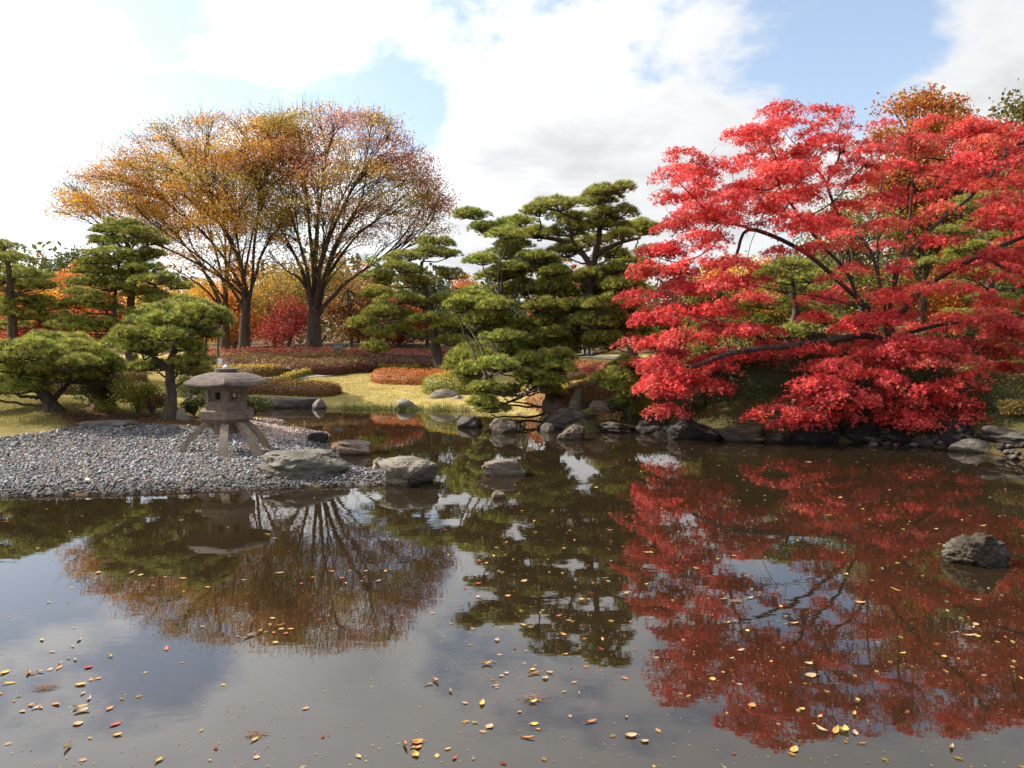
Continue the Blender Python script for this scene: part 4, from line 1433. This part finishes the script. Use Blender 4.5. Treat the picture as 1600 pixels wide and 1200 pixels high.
# ------------------------------------------------------------------ hedges and shrubs
def hedge(label, pts, wdt, hgt, pal, leaf=.06, dens=420, name="clipped_hedge", cat="hedge", lump=.05, top_pal=None, group=None, round_=1.0):
    """rounded clipped hedge along base pixels"""
    W = np.array([hit(*q) if len(q) == 2 else ((q[0] - 800) / FPX * q[2], q[2], 0) for q in pts])
    if len(W) == 1:
        W = np.array([W[0] - (.15, 0, 0), W[0] + (.15, 0, 0)])
    P = resample(W[:, :2], .18)
    P[:, 1] += wdt * .5
    n = len(P)
    L = np.r_[0, np.cumsum(np.linalg.norm(np.diff(P, axis=0), axis=1))]
    T = unit(np.gradient(P, axis=0))
    Nn = np.stack([-T[:, 1], T[:, 0]], 1)
    # round both ends by extending caps
    k = 7
    e = np.minimum(L, L[-1] - L)
    rows, m = [], 15
    capl = wdt * .5 * round_
    pre = [(-capl * math.cos(a), math.sin(a)) for a in np.linspace(.12, math.pi / 2, k)[:-1]]
    cen, scl = [], []
    for d, s in pre:
        cen.append((P[0] + T[0] * d, Nn[0], s))
    for i in range(n):
        cen.append((P[i], Nn[i], 1.0))
    for d, s in pre[::-1]:
        cen.append((P[-1] - T[-1] * d, Nn[-1], s))
    V, NV = [], []
    for c, nn, s in cen:
        for j in range(m):
            a = math.pi * j / (m - 1)
            cx = -math.copysign(abs(math.cos(a)) ** .6, math.cos(a)) * wdt * .5 * s
            cz = abs(math.sin(a)) ** .55 * hgt * (s ** .5)
            x, y = c + nn * cx
            V.append((x, y, cz))
    V = np.array(V)
    base = ground(V[:, 0], V[:, 1])
    lp_ = np.array([mnoise.noise(Vector((v[0] * 1.7, v[1] * 1.7, v[2] * 2))) for v in V])
    V[:, 2] = np.maximum(V[:, 2] * (1 + lp_ * lump * 3), 0) + np.maximum(base, 0) - np.where(V[:, 2] < .02, .08, 0)
    q = len(cen)
    i = (np.arange(q - 1)[:, None] * m + np.arange(m - 1)[None]).ravel()
    F = np.stack([i, i + 1, i + m + 1, i + m], 1)
    g = Geo()
    core = np.mean([c for c, _ in pal], 0) * .5
    g.add(V, F, core)
    A, B, C_, D = V[F[:, 0]], V[F[:, 1]], V[F[:, 2]], V[F[:, 3]]
    nr = np.cross(C_ - A, D - B)
    area = np.linalg.norm(nr, axis=1) / 2
    nr = unit(nr)
    cen3 = np.mean(V, 0)
    sgn = np.sign(((A + C_) / 2 - cen3) @ np.array((0, 0, 1.0)))
    nr = np.where((nr[:, 2] < 0)[:, None], -nr, nr)
    cnt = int(min(16000, area.sum() * dens))
    fi = R.choice(len(F), cnt, p=area / area.sum())
    u, v = R.uniform(0, 1, (2, cnt, 1))
    Q = (A[fi] * (1 - u) + B[fi] * u) * (1 - v) + (D[fi] * (1 - u) + C_[fi] * u) * v
    cols = palette(pal, cnt, .2)
    if top_pal is not None:
        hh = Q[:, 2] - np.maximum(ground(Q[:, 0], Q[:, 1]), 0)
        tp = (hh > hgt * R.uniform(.6, 1.0, cnt)) & (R.uniform(0, 1, cnt) < .92)
        cols[tp] = palette(top_pal, int(tp.sum()), .2)
    leaf_quads(g, Q + nr[fi] * R.uniform(-.03, .09, (cnt, 1)) * R.uniform(.3, 1.2, (cnt, 1)), leaf * 1.25, cols * R.uniform(.6, 1.3, (cnt, 1)), nrm=nr[fi] * .7)
    f = np.array((*P[n // 2], float(ground(*P[n // 2]))))
    o = link(name, g.mesh(name, [M_HEDGE], f, False), None, f)
    return tag(o, label, cat, group)


H_MAR = [((.21, .075, .045), 4), ((.15, .055, .035), 3), ((.25, .13, .055), 2)]
H_OLV = [((.29, .19, .055), 4), ((.22, .15, .045), 3), ((.34, .18, .06), 1)]
H_YEL = [((.62, .42, .06), 4), ((.54, .34, .055), 3), ((.42, .3, .055), 2)]
H_RED = [((.46, .06, .05), 4), ((.38, .045, .045), 3), ((.48, .16, .05), 1)]
H_ORG = [((.50, .14, .04), 4), ((.45, .09, .04), 3), ((.42, .22, .05), 2)]
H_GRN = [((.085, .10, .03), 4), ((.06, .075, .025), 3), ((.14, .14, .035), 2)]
H_LIM = [((.30, .29, .04), 4), ((.22, .24, .04), 3), ((.38, .33, .05), 2)]
H_PNK = [((.40, .17, .09), 4), ((.34, .14, .08), 3), ((.42, .26, .08), 2)]
hedge("big maroon-fronted clipped hedge mound before the zelkovas", [(372, 580), (420, 584), (480, 586), (535, 583)], 2.6, .5, H_MAR, .07, 330, top_pal=H_OLV)
hedge("long maroon clipped hedge behind the lawn", [(548, 578), (600, 578), (660, 578), (722, 578), (790, 578)], 1.5, .38, H_MAR, .07, 330)
hedge("low pink-red azalea bed around the zelkova feet", [(318, 563), (380, 562), (440, 560), (500, 560)], 2.0, .3, H_PNK, .08, 240, top_pal=H_RED)
hedge("low pink-red azalea bed right of the zelkova feet", [(560, 560), (620, 562), (700, 563)], 1.6, .3, H_PNK, .08, 240, top_pal=H_RED)
hedge("thin yellow-green hedge curving round the lawn's back edge", [(438, 600), (460, 592), (490, 585), (530, 581), (590, 579.5), (650, 579.5)], .45, .24, H_LIM, .05, 500, top_pal=H_YEL)
hedge("yellow-topped hedge end just right of the lantern cap", [(320, 590), (360, 590), (400, 590), (422, 587)], 1.0, .4, H_OLV, .06, 400, top_pal=H_YEL)
hedge("orange-brown hedge tongue at the lawn's left corner", [(370, 616), (420, 617), (460, 619), (494, 621)], 1.5, .38, [((.3, .15, .045), 3), ((.2, .1, .035), 3)], .055, 450, top_pal=[((.58, .38, .07), 3), ((.50, .27, .07), 2)])
hedge("orange-red clipped azalea on the right of the lawn", [(612, 600), (650, 602), (690, 602)], 1.9, .42, H_ORG, .055, 480, top_pal=H_ORG)
hedge("yellow-green azalea mound at the slender pine's foot", [(690, 616), (715, 617), (735, 617)], 1.5, .62, H_LIM, .055, 520, top_pal=H_YEL)
hedge("red hedge with orange top right of the big pine", [(890, 583), (925, 584), (962, 584)], 1.3, .42, H_RED, .055, 480, top_pal=[((.5, .27, .05), 3), ((.46, .18, .05), 2)])
hedge("brown low hedge on the lawn beneath the big pine", [(830, 594), (865, 595), (898, 595)], 1.0, .26, H_OLV, .055, 480, top_pal=H_PNK)
hedge("gold-topped pink azalea mound above the promontory rocks", [(862, 636), (895, 630), (950, 622)], 1.6, .5, H_PNK, .05, 560, top_pal=H_YEL)
hedge("sunlit yellow hedge at the far left behind the low pine", [(-60, 637, 25.6), (0, 637, 25.6), (50, 637, 25.6), (98, 637, 25.6)], 1.5, .5, [((.24, .13, .04), 3), ((.16, .09, .03), 3)], .055, 450, top_pal=[((.50, .34, .07), 4), ((.42, .28, .05), 2)])  # top_pal puts the sunlit top into the leaf colour
hedge("thin yellow hedge line glimpsed between the left pines", [(60, 597), (130, 597), (205, 597)], .8, .3, H_OLV, .06, 400, top_pal=H_YEL)
hedge("far thin yellow hedge line between the left pines", [(60, 581), (130, 581), (205, 581)], .8, .3, H_OLV, .06, 400, top_pal=H_YEL)
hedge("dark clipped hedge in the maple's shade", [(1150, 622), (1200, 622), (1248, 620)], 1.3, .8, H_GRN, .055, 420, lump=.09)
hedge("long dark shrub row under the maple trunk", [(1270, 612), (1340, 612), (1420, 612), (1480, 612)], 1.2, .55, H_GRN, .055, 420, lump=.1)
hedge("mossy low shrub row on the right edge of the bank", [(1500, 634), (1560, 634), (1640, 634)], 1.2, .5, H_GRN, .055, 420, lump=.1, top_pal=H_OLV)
hedge("sunny yellow-green hedge behind the maple's shade", [(1050, 588), (1120, 586), (1200, 584)], 1.0, .5, H_LIM, .06, 420)
hedge("bright green hedge strip at the right edge beyond the shade", [(1545, 590), (1600, 590), (1680, 590)], 1.0, .35, H_LIM, .06, 420)


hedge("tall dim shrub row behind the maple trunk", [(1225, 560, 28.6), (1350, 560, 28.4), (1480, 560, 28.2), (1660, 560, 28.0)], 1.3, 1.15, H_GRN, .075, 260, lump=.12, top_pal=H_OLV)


def shrub(label, px, py, wpx, hpx, pal, n=3200, leaf=.07, name="shrub", group=None, needle=False):
    f = hit(px, py)
    sc = f[1] / FPX
    W, H = wpx * sc * .5, hpx * sc
    root = thing(name, label, "shrub", f, group)
    g, st = Geo(), Geo()
    for k in range(14):
        c = np.array((R.uniform(-1, 1) * W * .72, R.uniform(-1, 1) * W * .55, R.uniform(.25, .8) * H))
        s = R.uniform(.3, .5) * min(W, H)
        m = n // 14
        if needle:
            m = m // 5
            D = unit(R.normal(size=(m, 3)) + (0, 0, .6))
            cols = palette(pal, m, .25)
            needle_tufts(g, c + D * s * R.uniform(.5, 1, (m, 1)), D, 12, .11, .012, cols)
        else:
            d = unit(R.normal(size=(m, 3))) * R.uniform(.4, 1, (m, 1)) * (s * 1.2, s * 1.1, s * .85)
            leaf_quads(g, c + d, leaf, palette(pal, m, .25), .5)
        tube(st, bez(np.zeros(3), c * (.3, .3, .6), c, 5), np.linspace(.025, .008, 5), 4)
    link("foliage", g.mesh("foliage", [M_NEEDLE if needle else M_HEDGE]), root)
    link("stems", st.mesh("stems", [M_PBARK]), root)


shrub("bright yellow-green shrub between the low pine and the leaning pine", 215, 646, 84, 54, H_LIM, 5200, .055)
shrub("dark green shrub beside the low spreading pine's trunk", 148, 638, 90, 58, H_GRN, 5200, .055, needle=True)
shrub("small lime shrub at the back of the beach", 165, 643, 34, 22, H_LIM, 1500, .05)
shrub("olive shrub at the leaning pine's foot", 238, 648, 44, 40, H_OLV, 2200, .05)
shrub("dark green shrub between the leaning pine and the lantern", 303, 650, 46, 40, H_GRN, 2400, .05)
shrub("green shrub directly behind the lantern's left side", 300, 622, 60, 42, [((.13, .15, .03), 3), ((.08, .1, .03), 3)], 3200, .055)
shrub("dark green shrub right behind the lantern at the inlet", 392, 656, 56, 44, H_GRN, 5000, .05)
shrub("olive shrub behind the lantern roof's left edge", 330, 607, 60, 30, H_OLV, 2400, .06)
shrub("small green fern tuft below the upright slate", 918, 652, 20, 14, H_LIM, 700, .035)
shrub("mossy green clump on the bank right of the promontory boulder", 955, 664, 44, 20, H_OLV, 1500, .045)
shrub("sunlit grassy clump below the small rounded pine", 1000, 652, 54, 30, H_LIM, 2000, .045)
shrub("dim green clump on the bank under the left maple spray", 1075, 650, 60, 26, H_GRN, 2000, .05)
shrub("olive clump on the bank left of the dark clipped hedge", 1125, 625, 44, 40, H_OLV, 2000, .05)
shrub("dim fern clump above the black bank boulders", 1330, 650, 90, 26, H_GRN, 2400, .05)
shrub("yellowed weeds on the bank at the right picture edge", 1590, 650, 70, 26, H_OLV, 2000, .05)


def blades(name, label, pts, length, width, pal, cat="grass"):
    m = len(pts)
    d = unit(np.stack([R.normal(0, .3, m), R.normal(0, .3, m), np.ones(m)], 1))
    side = unit(np.stack([R.normal(size=m), R.normal(size=m) * .4, np.zeros(m)], 1)) * width / 2
    L = length * R.uniform(.5, 1.2, (m, 1))
    g = Geo()
    V = np.stack([pts - side, pts + side, pts + d * L], 1).reshape(-1, 3)
    g.add(V, np.arange(3 * m).reshape(-1, 3), np.repeat(palette(pal, m, .25), 3, 0))
    o = link(name, g.mesh(name, [M_HEDGE]))
    o["kind"] = "stuff"
    tag(o, label, cat)


q = np.array([hit(x, y) for x, y in zip(np.r_[R.uniform(520, 735, 100), R.uniform(530, 620, 40)], np.r_[R.uniform(637, 642, 100), R.uniform(637, 641, 40)])])
q = np.repeat(q, 9, 0) + R.normal(0, 1, (len(q) * 9, 3)) * (.13, .07, 0)
q[:, 2] -= .03
blades("reeds", "short green reeds along the far lawn shore", q, .26, .014, [((.10, .15, .03), 3), ((.2, .2, .05), 2)], "reeds")


def scatter_ground(n, cond, x0, x1, y0, y1):
    q = R.uniform((x0, y0), (x1, y1), (n, 2))
    z = ground(q[:, 0], q[:, 1])
    ok = (z > .04) & cond(q[:, 0], q[:, 1])
    return np.concatenate([q[ok], z[ok, None] - .005], 1)


ql = scatter_ground(42000, lambda x, y: ~inpoly(x, y, GRAVEL) & ~inpoly(x, y, PINK) & (~inpoly(x, y, DIRT) | (R.uniform(0, 1, len(x)) < .12)), -17, -6.2, 18.3, 25)
blades("bank_grass", "short yellowing grass on the mound behind the pebble beach", ql, .07, .011, [((.26, .215, .055), 4), ((.17, .16, .04), 3), ((.32, .24, .08), 2)])
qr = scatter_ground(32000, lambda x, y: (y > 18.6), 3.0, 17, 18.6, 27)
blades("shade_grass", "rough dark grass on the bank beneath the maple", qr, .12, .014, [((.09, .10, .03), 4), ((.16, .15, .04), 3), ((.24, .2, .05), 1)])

qw = scatter_ground(70000, lambda x, y: ~inpoly(x, y, PINK) & (x < 4.5 - (y < 25) * 2), -16, 5, 25, 42)
blades("lawn_grass", "short golden winter lawn grass beyond the pond", qw, .055, .02, [((.43, .34, .11), 4), ((.35, .31, .095), 3), ((.29, .28, .08), 1), ((.50, .40, .17), 1)])
# fallen maple and pine litter on the ground
def litter(name, label, pts, pal, size):
    g = Geo()
    m = len(pts)
    leaf_quads(g, pts + np.stack([np.zeros(m), np.zeros(m), R.uniform(.01, .04, m)], 1), size, palette(pal, m, .25), nrm=np.array((0, 0, 1.6)))
    o = link(name, g.mesh(name, [M_LEAF]))
    o["kind"] = "stuff"
    tag(o, label, "leaf litter")


litter("maple_litter", "fallen red leaves scattered on the bank under the maple", scatter_ground(5000, lambda x, y: y > 18, 4, 15, 18, 24), RED, .05)
litter("pine_litter", "rust-brown fallen needles and leaves beneath the left pines", scatter_ground(9000, lambda x, y: inpoly(x, y, DIRT), -12, -5.5, 18.5, 24), [((.22, .10, .05), 3), ((.3, .15, .06), 2), ((.14, .07, .04), 2)], .05)

# ------------------------------------------------------------------ small garden furniture
M_GREEN = flat_mat("green_paint", (.03, .07, .05), .45)
M_WHITE = flat_mat("white_board", (.75, .76, .78), .5)
M_BLUE = flat_mat("blue_board", (.16, .26, .45), .5)
M_DKG = flat_mat("dark_metal", (.03, .045, .045), .5)


def cyl(name, r, h, mat, parent, loc, sides=10, r2=None):
    g = Geo()
    tube(g, [(0, 0, 0), (0, 0, h * .5), (0, 0, h)], np.array((r, r, r2 or r)), sides)
    return link(name, g.mesh(name, [mat], (0, 0, 0), True), parent, loc)


def box(name, sx, sy, sz, mat, parent, loc, rot=(0, 0, 0)):
    V = np.array([(x, y, z) for z in (0, 1) for x, y in ((-.5, -.5), (.5, -.5), (.5, .5), (-.5, .5))]) * (sx, sy, sz)
    o = link(name, mesh_np(name, V, [[(0, 3, 2, 1), (4, 5, 6, 7), (0, 1, 5, 4), (1, 2, 6, 5), (2, 3, 7, 6), (3, 0, 4, 7)]], None, False, [mat]), parent, loc)
    o.rotation_euler = rot
    return o


f = at(341, 570, 35.5)
f[2] = float(ground(f[0], f[1]))
lampo = thing("garden_post", "slim dark green post rising behind the lantern", "post", f)
cyl("pole", .045, 1.75, M_GREEN, lampo, (0, 0, -.05))
cyl("collar", .07, .12, M_GREEN, lampo, (0, 0, -.02))
cyl("cap", .075, .1, M_GREEN, lampo, (0, 0, 1.68), 10, .02)
f = at(331, 570, 34.6)
f[2] = float(ground(f[0], f[1]))
sg = thing("information_board", "small white and blue board at the post's foot behind the lantern", "sign", f)
box("post", .06, .06, .42, M_DKG, sg, (0, 0, -.02))
box("panel", .62, .05, .16, M_BLUE, sg, (-.02, -.05, .36), (-.5, 0, 0))
box("white_flap", .2, .05, .34, M_WHITE, sg, (.30, -.09, .40), (-.2, .25, 0))
f = at(528, 572, 39)
f[2] = float(ground(f[0], f[1]))
pl = thing("plant_plaque", "small dark green plaque on the maroon hedge", "sign", f)
box("stake", .04, .04, .75, M_DKG, pl, (0, 0, -.05))
box("plate", .42, .04, .2, flat_mat("plaque_green", (.06, .10, .10), .5), pl, (0, -.05, .6), (-.4, 0, 0))
for px, lab in ((460, "tiny dark garden light left of the thickest zelkova"), (540, "tiny dark garden light right of the thickest zelkova")):
    f = at(px, 556, 41)
    f[2] = float(ground(f[0], f[1]))
    gl = thing("garden_light", lab, "garden light", f)
    cyl("stem", .03, .42, M_DKG, gl, (0, 0, -.05), 8)
    cyl("head", .08, .14, M_DKG, gl, (0, 0, .36), 10, .05)
f = hit(476, 688)
sk = tag(link("marker_stake", None, None, f), "thin pale stake standing at the gravel strip's edge", "stake")
cyl("shaft", .012, .5, flat_mat("pale_wood", (.5, .38, .3), .8, 8, .2), sk, (0, 0, -.08), 7)
cyl("tip", .014, .03, flat_mat("stake_tip", (.6, .5, .42), .7), sk, (0, 0, .42), 7, .008)

# two visitors far off behind the red hedge
def person(label, px, Y, col, hcol):
    x = (px - 800) / FPX * Y
    f = np.array((x, Y, float(ground(x, Y))))
    root = thing("person", label, "person", f)
    vs = [(0, 0, .92), (0, 0, 1.15), (0, 0, 1.38), (0, 0, 1.5), (0, -.01, 1.62), (-.19, 0, 1.4), (-.25, -.02, 1.12), (-.22, -.12, .9), (.19, 0, 1.4), (.25, -.02, 1.12), (.22, -.12, .9), (-.1, 0, .88), (-.11, -.02, .48), (-.11, 0, .06), (.1, 0, .88), (.11, -.02, .48), (.11, 0, .06), (-.11, -.14, .04), (.11, -.14, .04)]
    es = [(0, 1), (1, 2), (2, 3), (3, 4), (2, 5), (5, 6), (6, 7), (2, 8), (8, 9), (9, 10), (0, 11), (11, 12), (12, 13), (0, 14), (14, 15), (15, 16), (13, 17), (16, 18)]
    rs = [.15, .14, .15, .06, .1, .065, .05, .035, .065, .05, .035, .1, .07, .05, .1, .07, .05, .04, .04]
    me = bpy.data.meshes.new("body")
    me.from_pydata(vs, es, [])
    o = link("body", me, root)
    md = o.modifiers.new("skin", 'SKIN')
    for k, r in enumerate(rs):
        me.skin_vertices[0].data[k].radius = (r, r * .8)
    me.skin_vertices[0].data[0].use_root = True
    o.modifiers.new("sub", 'SUBSURF').levels = 1
    me.materials.append(flat_mat("clothing", col, .9, 6, .15))
    V, F = ICO[2]
    link("hair", mesh_np("hair", V * (.105, .115, .11), [F], None, True, [flat_mat("hair_colour", hcol, .7)]), root, (0, .02, 1.66))


person("person in pale clothing beyond the red hedge, left of two", 914, 40.5, (.62, .55, .52), (.05, .04, .035))
person("person in pale clothing beyond the red hedge, right of two", 921, 40.9, (.58, .54, .53), (.06, .05, .04))

# ------------------------------------------------------------------ leaves floating on the pond
def leaf_mesh(name, L, Wd_, mat, curl):
    n = 6
    V = []
    for i in range(n + 1):
        u = i / n
        wv = Wd_ * math.sin(math.pi * min(1, u * .97 + .02)) ** .8
        z = curl * (u - .5) ** 2
        V += [(L * (u - .5), -wv, z + curl * .25), (L * (u - .5), 0, z), (L * (u - .5), wv, z + curl * .25)]
    F = [(i * 3 + k, i * 3 + 3 + k, i * 3 + 4 + k, i * 3 + 1 + k) for i in range(n) for k in (0, 1)]
    V += [(-L * .5, 0, curl * .25), (-L * .72, .003, .002), (-L * .72, -.003, .002)]
    b = 3 * (n + 1)
    return mesh_np(name, V, [F, [(b, b + 1, b + 2)]], None, True, [mat])


leaf_kinds = []
for cname, col, wgt in (("orange", (.50, .23, .07), 5), ("yellow", (.52, .34, .08), 3), ("tan brown", (.40, .27, .15), 5), ("red", (.38, .08, .05), 1.5), ("pale pinkish", (.42, .30, .23), 1.5)):
    mt = leaf_mat("floating_leaf_" + cname.replace(" ", "_"), .1, .5)
    nd = mt.node_tree.nodes
    hs = [x for x in nd if x.type == 'HUE_SAT'][0]
    for lk in list(hs.inputs['Color'].links):
        mt.node_tree.links.remove(lk)
    hs.inputs['Color'].default_value = (*col, 1)
    ms = [leaf_mesh("fallen_leaf", .085, .022, mt, .02), leaf_mesh("fallen_leaf", .075, .027, mt, .012), leaf_mesh("fallen_leaf", .10, .017, mt, .03)]
    leaf_kinds.append((cname, ms, wgt))
WG = np.array([k[2] for k in leaf_kinds], float)
spots = []
while len(spots) < 205:
    k = R.uniform()
    if k < .32:
        px, py = R.uniform(0, 1600), 790 + 405 * R.uniform() ** 1.3
    elif k < .5:
        b_ = ((420, 985), (560, 905), (1180, 1020), (640, 1170), (260, 900), (1000, 960), (1290, 1130))[R.integers(0, 7)]
        px, py = R.normal(b_, (60, 9))
    elif k < .8:
        px, py = R.uniform(700, 1600), R.uniform(720, 1000)
    elif k < .92:
        px, py = R.normal((110, 1070), (70, 60))
    else:
        px, py = R.normal((830, 1090), (90, 60))
    if not (0 < px < 1600 and 700 < py < 1198):
        continue
    q = on_level(px, py)
    if not inpoly(q[:1], q[1:2], SHORE)[0] or ground(q[:1], q[1:2])[0] > -.1:
        continue
    if (1470 < px < 1600 and 835 < py < 900) or (745 < px < 830 and 710 < py < 790) or (575 < px < 690 and py < 770):
        continue
    spots.append(q)
for q in spots:
    cname, ms, _ = leaf_kinds[R.choice(len(WG), p=WG / WG.sum())]
    o = link("fallen_leaf", ms[R.integers(0, 3)], None, (q[0], q[1], .004))
    o.rotation_euler = (R.normal() * .08, R.normal() * .08, R.uniform(0, 6.28))
    s = R.uniform(.4, 1.0)
    o.scale = (s * R.uniform(.8, 1.3), s * R.uniform(.6, 1.5), s * R.uniform(.6, 2.2))
    tag(o, "fallen %s leaf floating on the pond" % cname, "leaf", "fallen %s leaves on the pond" % cname)

n = 3000
px = np.r_[R.uniform(0, 1600, n // 3), R.uniform(680, 1620, n - n // 3)]
py = np.r_[R.uniform(775, 1200, n // 3), 690 + 380 * R.uniform(0, 1, n - n // 3) ** 1.4]
q = on_level(px, py)
ok = inpoly(q[:, 0], q[:, 1], SHORE) & (ground(q[:, 0], q[:, 1]) < -.08)
q = q[ok]
q[:, 2] = .006
g = Geo()
m = len(q)
leaf_quads(g, q, np.where(R.uniform(0, 1, m) < .12, .05, .016), palette([((.45, .25, .08), 4), ((.4, .3, .2), 3), ((.35, .08, .04), 1), ((.5, .4, .12), 2)], m, .3), nrm=np.array((0, 0, 9.0)))
o = link("floating_specks", g.mesh("floating_specks", [M_LEAF]))
o["kind"] = "stuff"
tag(o, "tiny specks of leaf litter floating over the whole pond", "leaf litter")
# floating bundles of pine needles
for px, py, s, lab in ((832, 1092, .16, "reddish bundle of fallen pine needles floating near the bottom centre"), (400, 1148, .13, "small spray of fallen pine needles floating left of bottom centre"),
                       (70, 1075, .15, "tangle of fallen needles and leaves floating at lower left"), (1150, 940, .1, "small twig raft of needles floating in the maple's reflection")):
    c = on_level(px, py)
    g = Geo()
    for _ in range(34):
        a = R.uniform(0, math.pi)
        d = np.array((math.cos(a), math.sin(a) * .7, 0)) * s * R.uniform(.3, .6)
        b = R.normal(0, s * .2, 3) * (1, .7, 0) + (0, 0, .006 + R.uniform(0, .006))
        tube(g, np.stack([b - d, b, b + d]), .0012, 3, (.30, .19, .13))
    o = link("needle_bundle", g.mesh("needle_bundle", [attr_mat("needle_brown", .7, 20, .2, .1)]), None, (c[0], c[1], 0))
    tag(o, lab, "pine needles")
litter("lawn_litter", "fallen leaves sprinkled over the lawn", scatter_ground(1800, lambda x, y: x < 4, -14, 4, 25, 42), [((.5, .25, .06), 3), ((.4, .15, .06), 2), ((.5, .38, .15), 1)], .06)
qg = scatter_ground(2600, lambda x, y: inpoly(x, y, GRAVEL) & (R.uniform(0, 1, len(x)) < .35), -12, -1.5, 13.5, 20)
qg[:, 2] += .035
litter("gravel_litter", "stray fallen leaves on the pebble beach", qg, [((.35, .17, .08), 3), ((.3, .1, .07), 2), ((.42, .3, .16), 1)], .045)
